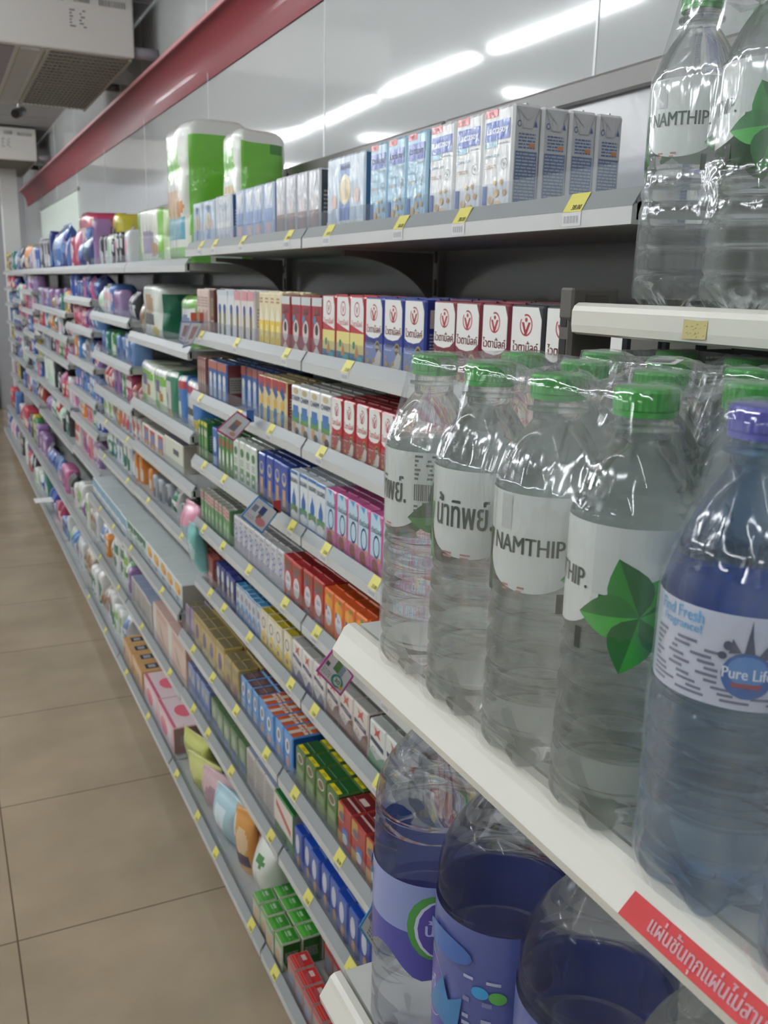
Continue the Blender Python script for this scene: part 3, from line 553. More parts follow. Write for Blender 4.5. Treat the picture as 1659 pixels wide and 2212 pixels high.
# top shelf
grp(0, 2.43, 2.345, 1, 'gold_oval', .105, 2); grp(0, 2.34, 2.235, 1, 'gold_oval', .105, 2, shelfname='top shelf beside the rolls')
grp(0, 2.225, 2.09, 1, 'silver_film', .107, 2); grp(0, 2.07, 1.815, 4, 'pale_blue', .108, 2, f=U)
grp(0, 1.80, 1.575, 4, 'grey_brown', .11, 2, f=U); grp(0, 1.541, 1.386, 1, 'gold_oval', .118, 1, dp=.08, f=U, shelfname='top shelf, wide one mid shelf')
grp(0, 1.362, 1.173, 3, 'lac_blue', .120, 2, f=U, gap=.003); grp(0, 1.171, .964, 3, 'lac_white', .121, 4, dp=.0385, f=U, gap=.003)
grp(0, .93, .865, 1, 'lac_white', .121, 1, dp=.0385, xoff=.165, f=U, shelfname='top shelf behind the water bottle')
# second shelf
h = .112
grp(1, 2.42, 2.30, 3, 'oat', h); grp(1, 2.29, 2.255, 1, 'brown_box', h, dp=.09, f=1); grp(1, 2.25, 2.095, 3, 'figure', h, f=U); grp(1, 2.09, 1.955, 3, 'figure_pink', h, f=U)
grp(1, 1.92, 1.775, 4, 'yellow_milk', h, f=U); grp(1, 1.771, 1.561, 4, 'malt', h - .005, f=U); grp(1, 1.55, 1.37, 3, 'vm_kids', h, f=U, dp=.05)
grp(1, 1.368, 1.165, 3, 'vm_blue', h, 3, f=U, dp=.05); grp(1, 1.146, .951, 3, 'vm_maroon', h, 3, f=U, dp=.05); grp(1, .949, .74, 3, 'vm_black', h, 3, f=U, dp=.05)
# third shelf
h = .100
grp(2, 2.43, 2.349, 4, 'choc_stripe', h, f=1); grp(2, 2.34, 2.165, 4, 'blue_brown', h, f=U, dp=.05); grp(2, 2.15, 1.93, 5, 'blue_brown', h, f=U, dp=.05, xoff=.03, shelfname='third shelf set back', gap=.004)
grp(2, 1.922, 1.745, 4, 'cream_red', h, f=U); grp(2, 1.718, 1.509, 4, 'charm', h, 3, f=U); grp(2, 1.505, 1.255, 5, 'vm_red', h, 3, f=U); grp(2, 1.25, .75, 10, 'vm_red', h, 1, f=U, shelfname='third shelf behind the water pack')
# fourth shelf
grp(3, 2.43, 2.342, 4, 'green_small', .105, f=1); grp(3, 2.31, 2.26, 1, 'blue_small', .105, f=U); grp(3, 2.255, 2.13, 4, 'green_red', .105, f=U); grp(3, 2.12, 1.95, 4, 'white_green', .105, f=U)
grp(3, 1.93, 1.735, 4, 'royal', .105, 3, f=U); grp(3, 1.721, 1.535, 4, 'hills', .105, 3, f=U); grp(3, 1.531, 1.235, 6, 'pink_zero', .105, 3, f=U); grp(3, 1.23, .76, 9, 'pink_zero', .105, 1, f=U, shelfname='fourth shelf behind the water pack')
# fifth shelf
grp(4, 2.43, 2.144, 8, 'green_pinktop', .09, 2, f=1); grp(4, 2.13, 1.77, 9, 'white_blue', .09, 3, f=U); grp(4, 1.767, 1.543, 4, 'red_juice', .09, 3, f=U, dp=.045); grp(4, 1.538, 1.24, 6, 'orange_juice', .088, 3, f=U, dp=.045); grp(4, 1.23, .76, 9, 'orange_juice', .088, 1, f=U, shelfname='fifth shelf behind the water pack')
# sixth shelf
grp(5, 2.43, 2.315, 4, 'pink_brown', .082, f=1); grp(5, 2.31, 2.125, 4, 'navy', .085, f=U); grp(5, 2.12, 1.925, 6, 'blue_white2', .083, 3, f=U); grp(5, 1.922, 1.722, 4, 'yellow_choc', .083, 3, f=U)
grp(5, 1.718, 1.53, 3, 'star_navy', .083, 2, f=U); grp(5, 1.525, 1.33, 3, 'star_brown', .083, 3, f=U); grp(5, 1.322, 1.06, 4, 'star_green', .083, 3, f=U)
# seventh shelf
Q = .974
grp(6, 2.43, 2.34, 2, 'lilac', .085, 3, f=1, dp=.05); grp(6, 2.40, 2.10, 4, 'gold', .09, 3, f=Q, dp=.05); grp(6, 2.09, 1.97, 2, 'gold_red', .085, 3, f=Q, dp=.05); grp(6, 1.965, 1.83, 3, 'oval_choc', .08, 3, f=Q, dp=.05)
grp(6, 1.828, 1.61, 4, 'oval_orange', .082, 2, f=Q, dp=.075); grp(6, 1.586, 1.37, 4, 'milo', .082, 4, f=Q, dp=.048); grp(6, 1.367, 1.06, 5, 'maroon', .08, 3, f=Q, dp=.06)
# eighth shelf
grp(7, 2.43, 2.2, 5, 'mix_blue', .09, 2, f=1); grp(7, 2.24, 1.93, 5, 'mix_green', .088, 2, f=Q); grp(7, 1.925, 1.72, 3, 'tall_white', .095, 2, f=Q, dp=.06); grp(7, 1.72, 1.60, 1, 'dumex', .095, 1, f=Q, dp=.11)
grp(7, 1.59, 1.08, 11, 'navy2', .083, 3, f=Q, dp=.05)
# bottom shelf
grp(8, 1.69, 1.503, 4, 'green_cube', .066, 3, dp=.043, xoff=-.006); grp(8, 1.48, 1.0, 10, 'red_cube', .060, 1, dp=.043, xoff=-.004); grp(8, 1.48, 1.0, 10, 'red_cube', .066, 1, dp=.045, xoff=.078, shelfname='bottom shelf, back column')
grp(8, 2.90, 2.47, 2, 'pink_pad', .085, 1, dp=.16); grp(8, 3.27, 2.92, 4, 'tan_pad', .08, 1, dp=.16, shelfname='bottom shelf, third bay')

# ---------------------------------------------------------------- bottle rack in the foreground
rackw = mat('DCDAD0', .28, .4); rackd = mat('C8CAC4', .35, .2); postm = mat('56524E', .45)
RY0, RY1 = -.55, .641
def rack_shelf(x0, zt, hgt, label, slant):
    t = empty('display_shelf', (x0, RY0, zt), label, 'shelf', 'white shelves of the water rack'); L = RY1 - RY0; W = GX - x0 - .012
    mb = MB(); mb.prism([(.0165, 0), (W, 0), (W, -.02), (.0165, -.02)], 0, L, rackd); ob('deck', mb.mesh('deck'), t)
    mb = MB()
    pf = [(.0135, .0002), (.012, .0018), (.006, .0016), (.002, -.001), (0, -.005)] + [(-slant, -hgt + .008), (-slant + .001, -hgt + .002), (-slant + .006, -hgt), (.012, -hgt), (.0135, -hgt + .004)]
    mb.prism(pf, 0, L, rackw); ob('lip', mb.mesh('lip', False), t)
    return t
RS1 = rack_shelf(.484, CAMZ - .011, .0245, 'white upper rack shelf carrying clear bottles, with a torn label', .000)
RS2 = rack_shelf(.277, CAMZ - .268, .026, 'white middle rack shelf with red Thai sticker under the bottle packs', .008)
RS3 = rack_shelf(.268, CAMZ - .598, .026, 'white lowest rack shelf carrying the big bottles', .008)
# torn yellowed label on the upper shelf
mb = MB(); f = lambda u, v, l: (-.0006 - l * .0001, -u, v)
mb.face([f(-.012, .0, 0), f(.011, .0005, 0), f(.0115, .0135, 0), (f(.002, .0130, 0)), f(-.0115, .0138, 0)], mat('C8BC84', .7))
for i in range(16): 
    a, c = RNG.uniform(-.010, .009), RNG.uniform(.001, .011)
    mb.face([f(a, c, 1), f(a + RNG.uniform(.001, .003), c + .0005, 1), f(a + .0015, c + RNG.uniform(.001, .002), 1)], mat('A0925A', .7))
ob('torn_label', mb.mesh('torn'), RS1, (0, .498 - RY0, -.0205))
# red sticker with Thai text on the middle shelf: lies on the slanted lip
mb = MB()
def stk(u, v, l):
    q = 1 - v / .013; return (-.008 * q - .0004 - l * .00025, -u, -.018 + v)
mb.geo([stk(-.108, .0002, 0), stk(.30, .0002, 0), stk(.30, .0118, 0), stk(-.1055, .0120, 0)], [(0, 1, 2, 3)], mat('C0282E', .35, .3))
vs, fs, tw, th = textgeo('แผ่นชั้นทุกแผ่นไม่สามารถ'); sc = .0098 / th; sx_ = .078 / tw
mb.geo([stk((x + tw / 2) * sx_ - .090, y * sc + .0060, 2) for x, y in vs], fs, mat('E8C4CC', .5))
ob('red_sticker', mb.mesh('sticker'), RS2, (0, .180 - RY0, 0))

# post with slots
t = empty('slotted_post', (.487, .646, 0), 'dark grey slotted steel post at the left end of the rack', 'post')
mb = MB(); mb.box(0, 0, 0, .047, .018, CAMZ + .0, postm, .003)
for k in range(30):
    z = CAMZ - .030 - k * .027; mb.box(-.0006, .005, z, .0004, .0135, z + .0165, mat('141414', .6), .0)
ob('column', mb.mesh('column'), t)
mb = MB(); mb.box(-.0015, -.0025, CAMZ - .024, .0485, .016, CAMZ + .0025, postm, .002); mb.box(.012, -.0032, CAMZ - .018, .036, -.0024, CAMZ - .003, mat('484440', .5)); ob('end_cap', mb.mesh('cap'), t)
t = empty('backboard', (GX, RY0, 0), 'dark grey back panel of the water rack', 'rack back')
mb = MB(); mb.box(0, 0, .05, .02, RY1 - RY0 + .05, 1.62, mat('6C7270', .3)); ob('panel', mb.mesh('panel'), t)
t = empty('plinth', (.30, RY0, 0), 'white plinth under the water rack', 'rack base')
mb = MB(); mb.box(0, 0, 0, GX - .31, RY1 - RY0, .12, rackw, .005); ob('plinth', mb.mesh('plinth'), t)

# ---------------------------------------------------------------- bottles
water = water_mat('water', (.965, .985, .975), rough=.01, clear=.35); waterb = water_mat('water_blue', (.66, .80, .96), rough=.01, clear=.35); waterg = water_mat('water_clear', (.92, .94, .95), clear=.5); waterv = water_mat('water_violet', (.92, .93, .98), clear=.45)
film = film_mat('shrink_film', .055, .09, .8, 20, .16, edge=.42, tint=(.99, .995, .995))
capg = mat('38983C', .35, .2); capp = mat('4A4CA4', .35, .2)
def ribs(z, base, zs, d, wd=.004):
    r = base
    for zz in zs:
        q = abs(z - zz)
        if q < wd: r -= d * (.5 + .5 * cos(pi * q / wd))
    return r
def bottle_profile(kind):
    P = []
    if kind == 'slim':
        H = .2105
        for i in range(111):
            z = H * i / 110
            if z < .012: r = .026 + .0068 * sin(pi / 2 * z / .012)
            elif z < .098: r = .0330 - .0012 * (z / .098) ; r = ribs(z, r, (.024, .042, .060, .078, .094), .0024)
            elif z < .163: r = .0312 + .0004 * (z > .13); r = ribs(z, r, (.102, .160), .0012, .003)
            elif z < .199: a = (z - .163) / .036; r = .0316 - (.0316 - .0132) * (a ** 1.25) * (1 - .12 * sin(pi * a))
            else: r = .0132
            r = ribs(z, r, (.166,), .0008, .002)
            P.append((r, z))
    elif kind == 'blue':
        H = .2105
        for i in range(121):
            z = H * i / 120
            if z < .014: r = .028 + .008 * sin(pi / 2 * z / .014)
            elif z < .103: r = .0360; r = ribs(z, r, (.030, .047, .064, .081, .098), .0026)
            elif z < .145: r = .0350; r = ribs(z, r, (.106, .143), .0012, .003)
            elif z < .197: a = (z - .145) / .052; r = .0352 - (.0352 - .0135) * (a ** 1.2 * (1 - .12 * sin(pi * a)))
            else: r = .0130
            P.append((r, z))
    else:
        H = .295
        for i in range(131):
            z = H * i / 130
            if z < .02: r = .036 + .009 * sin(pi / 2 * z / .02)
            elif z < .215: r = .0460; r = ribs(z, r, (.03, .055, .085, .12, .155, .20, .213), .0015, .004)
            elif z < .275: a = (z - .215) / .060; r = .0460 - (.0460 - .014) * (a ** 1.9)
            else: r = .0135
            P.append((r, z))
    return P
PROF = {k: bottle_profile(k) for k in ('slim', 'blue', 'big')}
def cap_mesh(r, h, m, n=60):
    mb = MB(); vs = []; lv = [(r * 1.0, 0), (r * 1.0, h * .18), (r * .97, h * .2), (r, h * .24), (r, h * .86), (r * .95, h * .97), (r * .85, h)]
    for k, (q, z) in enumerate(lv):
        for a in range(n):
            rr = q * (1 + (.02 if a % 2 and 2 < k < 5 else 0)); vs.append((rr * cos(2 * pi * a / n), rr * sin(2 * pi * a / n), z))
    fs = [(k * n + a, k * n + (a + 1) % n, (k + 1) * n + (a + 1) % n, (k + 1) * n + a) for k in range(len(lv) - 1) for a in range(n)] + [tuple((len(lv) - 1) * n + a for a in range(n)), tuple(range(n - 1, -1, -1))]
    mb.geo(vs, fs, m); return mb.mesh('cap')
def rad_at(kind, z):
    P = PROF[kind]; 
    for (r, zz), (r2_, z2) in zip(P, P[1:]):
        if zz <= z <= z2: return max(r, r2_)
    return P[-1][0]
def wrapf(R0, z0, flip=1):
    # u metres to the right as seen from outside, centred on local -X direction
    return lambda u, v, l: (-(R0 + .0003 + l * .00006) * cos(u / R0), -(R0 + .0003 + l * .00006) * sin(u / R0) * 1.0, z0 + v)
def leaf_ops(cx, cy, W, H, R, base='2F8A3A'):
    out = []
    cols = ('3A9C3C', '2C8436', '44A844', '308C38', '3A9840'); dk = ('1E6A30', '1C602C', '267434', '1E642E', '226C30')
    for k in range(5):
        a = radians(40 + 72 * k); ln = R; 
        def P(s, t_):  # along, across
            x = s * ln * cos(a) - t_ * ln * sin(a); y = s * ln * sin(a) + t_ * ln * cos(a); return (cx + x / W, cy + y / H)
        left = [P(s, .37 * sin(pi * s ** .8) + .0) for s in (0, .15, .3, .45, .6, .75, .88, 1)]
        right = [P(s, -.37 * sin(pi * s ** .8)) for s in (.88, .75, .6, .45, .3, .15)]
        out.append(('p', left + right, cols[k])); out.append(('p', [P(0, 0)] + right[::-1] + [P(1, 0)], dk[k]))
    return out
def slim_label():
    mb = MB(); R0 = .0314; C = 2 * pi * R0; H = .056; z0 = .106
    W = C; mf = lambda c: mat(c, .35, .3)
    ops = []
    def semi(cx): return ('p', [(cx - .15, 1), (cx - .15, .45)] + [(cx - .15 * cos(pi * i / 16), .45 - .42 * sin(pi * i / 16) ** .75) for i in range(1, 16)] + [(cx + .15, .45), (cx + .15, 1)], 'D4DAD8')
    ops += [semi(.25), semi(.75)]
    ops += [('r', .0, .40, .12, 1, 'C8D0CE'), ('r', .38, .40, .62, 1, 'C8D0CE'), ('r', .88, .40, 1, 1, 'C8D0CE')]
    ops += [('r', .16, .64, .20, .98, 'BCC2C2')]
    ops += [('t', 'NAMTHIP.', .25, .50, .17, '243C34', .23), ('t', 'น้ำทิพย์.', .74, .55, .36, '243C34', .20)]
    ops += [('l', .87, .66, .96, .98, 6, '4C5854'), ('b', .87, .42, .95, .62, '38403C'), ('l', .87, .22, .96, .38, 3, '58645E')]
    ops += [('l', .18, .02, .28, .10, 2, 'B07C78'), ('l', .68, .02, .80, .10, 2, 'B07C78'), ('r', .34, -.14, .36, .06, '2C3430')]
    # text of the label is flipped left-right by winding direction handled in the map
    fm = wrapf(R0, z0)
    pr(mb, ops, W, H, fm, mf, .005)
    for cx in (0.0, .5, 1.0):
        pr(mb, leaf_ops(cx, .24, W, H, .030), W, H, lambda u, v, l: fm(u, v, 5 + l * .22), mf, .0035)
    return mb.mesh('label')
def blue_label():
    mb = MB(); R0 = .0352; C = 2 * pi * R0; H = .040; z0 = .104; mf = lambda c: mat(c, .35, .3); fm = wrapf(R0, z0)
    ops = [('r', .25, 0, .75, 1, 'C4CADC'), ('r', 0, 0, .25, 1, '3C6CB4'), ('r', .75, 0, 1, 1, '3C6CB4'), ('r', .75, .2, .79, .9, 'A8C4E4'),
           ('l', .43, .05, .73, .22, 3, '6C708C'), ('l', .43, .22, .585, .66, 7, '6C708C'), ('t', 'Find Fresh', .495, .90, .13, '5CA8DC', .11), ('t', 'Fragrance!', .50, .76, .12, '5CA8DC', .11),
           ('e', .635, .38, .045, .25, '2C5CA4'), ('e', .635, .43, .035, .16, '4C84C4'), ('t', 'Pure Life', .635, .40, .12, 'E0E8F0', .085), ('r', .61, .25, .66, .30, '8C3C4C'),
           ('p', [(.626, .62), (.632, .80), (.635, .98), (.638, .80), (.644, .62)], '3C4664'), ('p', [(.60, .6), (.605, .76), (.622, .62)], '48506C'), ('p', [(.65, .6), (.665, .74), (.672, .56)], '48506C'), ('e', .598, .68, .008, .05, '48506C'), ('e', .676, .64, .010, .06, '48506C'), ('e', .590, .57, .008, .04, '48506C')]
    pr(mb, ops, C, H, fm, mf, .004); return mb.mesh('label')
def big_label(v):
    mb = MB(); R0 = .0462; C = 2 * pi * R0; H = .115; z0 = .085; mf = lambda c: mat(c, .35, .3); fm = wrapf(R0, z0)
    edge = lambda x: .10 + .09 * cos(2 * pi * (x * 4 + .1)) 
    low = [(i / 40, edge(i / 40)) for i in range(41)]
    ops = []; sa = []; sb = []
    for i in range(40):
        x0, x1 = i / 40, (i + 1) / 40
        sa.append([(x0, edge(x0)), (x1, edge(x1)), (x1, .36), (x0, .36)])
        sb.append([(x0, .36), (x1, .36), (x1, .72 if v == 0 else .98), (x0, .72 if v == 0 else .98)])
    ops += [('P', sa, '4A4A9C'), ('P', sb, '8C98C8' if v == 0 else '56609A')]
    for cx in (.12, .62):
        ops += [('e', cx + .01, .42, .075, .24, '4C9448'), ('e', cx + .03, .41, .075, .22, 'C8CCE0'), ('e', cx + .034, .41, .07, .21, '54489C'), ('t', 'น้ำดื่ม', cx + .035, .42, .12, 'B8BCE0', .1)]
    for cx in (.34, .86):
        ops += [('b', cx - .05, .06, cx + .02, .24, 'C4C8D4'), ('l', cx - .06, .34, cx + .03, .44, 2, 'A0A4C0'), ('l', cx - .06, .50, cx + .03, .56, 1, '7C80A8'), ('e', cx - .02, .60, .02, .04, '3C9CD0'), ('e', cx + .02, .59, .02, .04, '5CAC50'), ('l', cx - .06, .66, cx + .05, .7, 1, 'B0B4CC')]
    for cx in (.22, .72):
        ops += [('p', [(cx - .06, .30), (cx, .58), (cx + .03, .40), (cx + .06, .52), (cx + .05, .25)], '3C78AC'), ('e', cx, .80, .08, .08, '4468AC')]
    pr(mb, ops, C, H, lambda u, v, l: fm(u, v, 1 + l * 1.6), mf, .0042); return mb.mesh('label')
def bottle(kind, wm_, capm, label_me, name, hcap, rcap, lobes=(5, .02, .45)):
    t = ob(name, None); P = PROF[kind]
    mb = MB(); mb.lathe(P, wm_, 56, lobes); ob('body', mb.mesh('body', True), t)
    H = P[-1][1]
    mb = MB(); mb.lathe([(.0165, 0), (.0165, .002)], wm_, 36); ob('neck_ring', mb.mesh('ring', True), t, (0, 0, H - .006))
    ob('cap', cap_mesh(rcap, hcap, capm), t, (0, 0, H + .0005))
    if label_me: ob('label', label_me, t)
    return t
slimB = bottle('slim', water, capg, slim_label(), 'water_bottle', .0135, .0152)
blueB = bottle('blue', waterb, capp, blue_label(), 'water_bottle', .0135, .0152)
bigA = bottle('big', waterv, mat('A8B0C0', .3), big_label(0), 'large_water_bottle', .018, .0155)
bigB = bottle('big', waterv, mat('A8B0C0', .3), big_label(1), 'large_water_bottle', .018, .0155)
bigC = bottle('big', waterg, mat('B0B8B8', .3), None, 'large_water_bottle', .018, .0155)
_first = set()
def put(proto, x, y, z, rz, label, cat, group):
    if proto.name in _first: o = copy_tree(proto)
    else: o = proto; _first.add(proto.name)
    o.location = (x, y, z)
    for c in o.children:
        if c.name.startswith('label'): c.rotation_euler = (0, 0, rz)
    return tag(o, uniq(label), cat, group)
DK = CAMZ - .268 + .0002
# rotation puts a chosen label azimuth towards the camera: local -X is u=0 (print centre, Thai/NAMTHIP seam at .5)
YS = [.548, .478, .408, .339]; XS = [.303, .374, .445, .516]
def face(x, y, frac):
    # want printed fraction (0..1 of the wrap) to face the camera
    a_cam = math.atan2(-y, -x); u = (frac - .5) * 2 * pi; return a_cam - (pi + u)
fr = {(0, 0): .925, (0, 1): .81, (0, 2): .31, (0, 3): .47}
desc0 = ['with bar code and end of Thai name, leftmost in front row', 'with Thai name, second from left in front row', 'with NAMTHIP lettering facing us, third in front row', 'with full green leaf star, rightmost green cap in front row']
for i, x in enumerate(XS):
    for j, y in enumerate(YS):
        lb = f'clear green-capped water bottle {desc0[j]}' if i == 0 else f'green-capped water bottle on middle rack shelf, {ORD[i]} row back, {ORD[j]} from left'
        put(slimB, x, y, DK, face(x, y, fr.get((i, j), .2 + .23 * ((i * 3 + j) % 4))), lb, 'bottle', 'green-capped bottles on the middle rack shelf')
UY = [.566, .495, .424, .353]; UZ = CAMZ - .011 + .0002
for i, x in enumerate((.526, .597, .668)):
    for j, y in enumerate(UY):
        lb = f"green-capped water bottle on the upper rack shelf, {'front row' if i == 0 else ORD[i] + ' row back'}, {ORD[j]} from left"
        put(slimB, x, y, UZ, face(x, y, {0: .30, 1: .47}.get(j, .25) if i == 0 else .3 + .2 * j), lb, 'bottle', 'green-capped bottles on the upper rack shelf')
for i, x in enumerate((.306, .382)):
    for j, y in enumerate((.269, .195)):
        lb = f"blue-tinted water bottle with purple cap, {'front' if i == 0 else 'back'} row, {'left' if j == 0 else 'right'} one"
        put(blueB, x, y, DK, face(x, y, .617 - .1 * j), lb, 'bottle', 'purple-capped bottles on the middle rack shelf')
BZ = CAMZ - .598 + .0002
for j, (y, pro, fc, lb) in enumerate(((.552, bigA, .115, 'large bottle with violet label and green-edged disc, leftmost on lowest rack shelf'), (.452, bigB, .36, 'large bottle with dark blue label and white bar code, second on lowest rack shelf'), (.354, bigB, .58, 'large dark blue labelled bottle, third on lowest rack shelf'), (.256, bigC, 0, 'large clear bottle without label, rightmost on lowest rack shelf'))):
    put(pro, .319, y, BZ, face(.319, y, fc), lb, 'bottle', 'large bottles on the lowest rack shelf')
# shrink wrap around packs
def shrink(kind, xs, ys, z0, hcap, rcap, name, label, wob=.0012):
    cs = [(x, y) for x in xs for y in ys]; cx = sum(c[0] for c in cs) / len(cs); cy = sum(c[1] for c in cs) / len(cs)
    P = PROF[kind]; Hb = P[-1][1]; top = Hb + hcap + .0012
    lv = []
    n = 0; z = .006
    while z < Hb * .80: lv.append((z, rad_at(kind, z) + .0012)); z += .008
    for k in range(9):
        q = k / 8; zz = Hb * .80 + (top - Hb * .80) * q
        rb = rad_at(kind, Hb * .80) + .0012
        lv.append((zz, max(rb + (rcap + .001 - rb) * q ** .75, (rad_at(kind, zz) if zz < Hb else rcap) + .001)))
    N = 160; mb = MB(); vs = []
    def ringpts(r):
        pts = []
        C = [(c[0] + r * cos(a * pi / 12) - cx, c[1] + r * sin(a * pi / 12) - cy) for c in cs for a in range(24)]
        C = sorted(set(C)); 
        def half(Q):
            h = []
            for p in Q:
                while len(h) > 1 and (h[-1][0] - h[-2][0]) * (p[1] - h[-2][1]) - (h[-1][1] - h[-2][1]) * (p[0] - h[-2][0]) <= 0: h.pop()
                h.append(p)
            return h
        hull = half(C)[:-1] + half(C[::-1])[:-1]
        for a in range(N):
            t = 2 * pi * a / N; dx, dy = cos(t), sin(t); best = 0
            for (x1, y1), (x2, y2) in zip(hull, hull[1:] + hull[:1]):
                ex, ey = x2 - x1, y2 - y1; den = dx * ey - dy * ex
                if abs(den) < 1e-12: continue
                s = (x1 * ey - y1 * ex) / den; q = (x1 * dy - y1 * dx) / den
                if s > 0 and -1e-6 <= q <= 1 + 1e-6: best = max(best, s)
            un = 0
            for c in cs:
                ox, oy = c[0] - cx, c[1] - cy; bq = ox * dx + oy * dy; dd = bq * bq - (ox * ox + oy * oy - r * r)
                if dd > 0: un = max(un, bq + math.sqrt(dd))
            un = max(un, best - .010); pts.append((best * .45 + un * .55))
        return pts
    for k, (z, r) in enumerate(lv):
        for a, q in enumerate(ringpts(r)):
            t = 2 * pi * a / N; w_ = wob * (sin(a * .9 + k * .13) * .5 + sin(a * 2.3 + k * .31) * .3); q = q + max(0, w_)
            vs.append((q * cos(t), q * sin(t), z))
    nl = len(lv); base = ringpts(lv[-1][1])
    for k, q in enumerate((.9, .75, .6, .45, .3, .15)):
        for a in range(N):
            t = 2 * pi * a / N; d = base[a] * q; x, y = d * cos(t) + cx, d * sin(t) + cy
            near = min(math.hypot(x - c[0], y - c[1]) for c in cs); sag = -.011 * max(0, min(1, (near - rcap) / .02)) 
            vs.append((d * cos(t), d * sin(t), top + .0006 + sag + .0008 * sin(a * .7 + k)))
    nl += 6; fs = [(k * N + a, k * N + (a + 1) % N, (k + 1) * N + (a + 1) % N, (k + 1) * N + a) for k in range(nl - 1) for a in range(N)] + [tuple((nl - 1) * N + a for a in range(N))]
    mb.geo(vs, fs, film); me = mb.mesh('film', True)
    o = ob(name, me, None, (cx, cy, z0)); tag(o, label, 'plastic wrap', 'clear shrink wraps around bottle packs'); return o
shrink('slim', XS[:2], YS, DK, .0135, .0152, 'shrink_wrap', 'clear shrink wrap around the front pack of green-capped bottles, middle shelf')
shrink('slim', XS[2:], YS, DK, .0135, .0152, 'shrink_wrap', 'clear shrink wrap around the rear pack of green-capped bottles, middle shelf')
shrink('slim', (.526, .597), UY, UZ, .0135, .0152, 'shrink_wrap', 'clear shrink wrap around the pack on the upper rack shelf')
shrink('blue', (.306, .382), (.269, .195), DK, .0135, .0152, 'shrink_wrap', 'clear shrink wrap around the purple-capped blue bottles')
# bar code strip printed on the wrap top: separate paper label
mb = MB(); mb.box(-.022, -.009, 0, .022, .009, .0004, mat('D8DCDC', .4)); pr(mb, [('b', .06, .2, .8, .95, '30383A')], .044, .018, lambda u, v, l: (u, v - .009, .0008), lambda c: mat(c, .4))
o = ob('bar_code_label', mb.mesh('bc'), None, (.41, .445, DK + .2262), radians(40)); tag(o, 'white bar code label lying on the wrap top behind the green caps', 'label')

# ---------------------------------------------------------------- soft packs, pouches and roll packs
_SM = {}
def soft_mesh(kind, w, d, h, base, ops, side=None, sops=(), top=None, rolls=(1, 1), seed=0, gloss=.9):
    key = (kind, w, d, h, base, str(ops), side, str(sops), top, rolls, seed)
    if key in _SM: return _SM[key]
    big = kind == 'rolls'; n = 64 if big else 36; m = 36 if big else 18; side = side or base; top = top or base
    R = random.Random(seed); ph = [R.uniform(0, 6) for _ in range(6)]
    mb = MB(); vs = []; cols = []
    def mf(c): return mat(c, .3, gloss, (38, .6, .4))
    ex = {'rolls': 5.0, 'pouch': 2.6, 'pack': 4.0}[kind]
    for k in range(m + 1):
        v = k / m
        if kind == 'rolls':
            sw = 1 - .10 * max(0, 1 - v / .05) ** 2 - .22 * max(0, (v - .93) / .07) ** 2; sd = sw
            cr = abs(sin(pi * v * rolls[1])) ** .4; sw *= .975 + .025 * cr; sd *= .975 + .025 * cr
        elif kind == 'pouch':
            th = sin(pi * min(1, (v + .12) / 1.06) ** 1.15) ; th = max(.05, th) ** .6; sd = th if v < .92 else .06; sw = 1 - .10 * sin(pi * v) ** 2 * (1 if v < .92 else 0)
        else:
            sw = 1 - .08 * max(0, 1 - v / .12) ** 2 - .16 * max(0, (v - .85) / .15) ** 2; sd = sw
        for a in range(n):
            t = 2 * pi * (a + .5) / n; c, s = cos(t), sin(t)
            x = math.copysign(abs(c) ** (2 / ex), c); y = math.copysign(abs(s) ** (2 / ex), s)
            bump_ = 1 + .012 * sin(3 * t + ph[0] + 5 * v) + .012 * sin(7 * t + ph[1] - 9 * v)
            if kind == 'rolls': bump_ *= 1 - .03 * (1 - abs(cos(pi * (y + 1) / 2 * rolls[0] + pi / 2)) ** .35) * (abs(x) > .8)
            vs.append((x * d / 2 * sd * bump_, y * w / 2 * sw * bump_, v * h + .004 * sin(2 * t + ph[2]) * (v > .3)))
    fc = {}
    def colour(x, y, v):
        fx, fy = x / (d / 2), y / (w / 2)
        if abs(fx) >= abs(fy) - .05:
            u = (-fy + 1) / 2 if x < 0 else (fy + 1) / 2; L = ops; b = base
        else:
            u = (fx + 1) / 2; L = sops; b = side
        c = b
        for op in L:
            if op[0] == 'r' and op[1] <= u <= op[3] and op[2] <= v <= op[4]: c = op[5]
            if op[0] == 'e' and ((u - op[1]) / op[3]) ** 2 + ((v - op[2]) / op[4]) ** 2 <= 1: c = op[5]
        return c
    for k in range(m):
        for a in range(n):
            q = (k * n + a, k * n + (a + 1) % n, (k + 1) * n + (a + 1) % n, (k + 1) * n + a)
            cx = sum(vs[i][0] for i in q) / 4; cy = sum(vs[i][1] for i in q) / 4
            fc.setdefault(colour(cx, cy, (k + .5) / m), []).append(q)
    i0 = len(mb.v); mb.v += vs
    for c, L in fc.items():
        mi = mb.mi(mf(c))
        for q in L: mb.f.append(q); mb.m.append(mi)
    # closed top and bottom with a folded centre
    for k, zz in ((m, h + (.002 if kind == 'pouch' else h * .02)), (0, 0)):
        ci = len(mb.v); mb.v.append((0, 0, zz)); mi = mb.mi(mf(top))
        for a in range(n): mb.f.append((k * n + a, k * n + (a + 1) % n, ci)); mb.m.append(mi)
    me = mb.mesh(kind, True); _SM[key] = me; return me
def soft(name, kind, x, y, z, w, d, h, base, ops, label, cat, group, rz=0, tilt=0, **kw):
    o = ob(name, soft_mesh(kind, w, d, h, base, tuple(ops), **kw), None, (x, y, z), rz)
    if tilt: o.rotation_euler = (0, tilt, rz)
    return tag(o, uniq(label), cat, group)
G_ = '6FB83C'
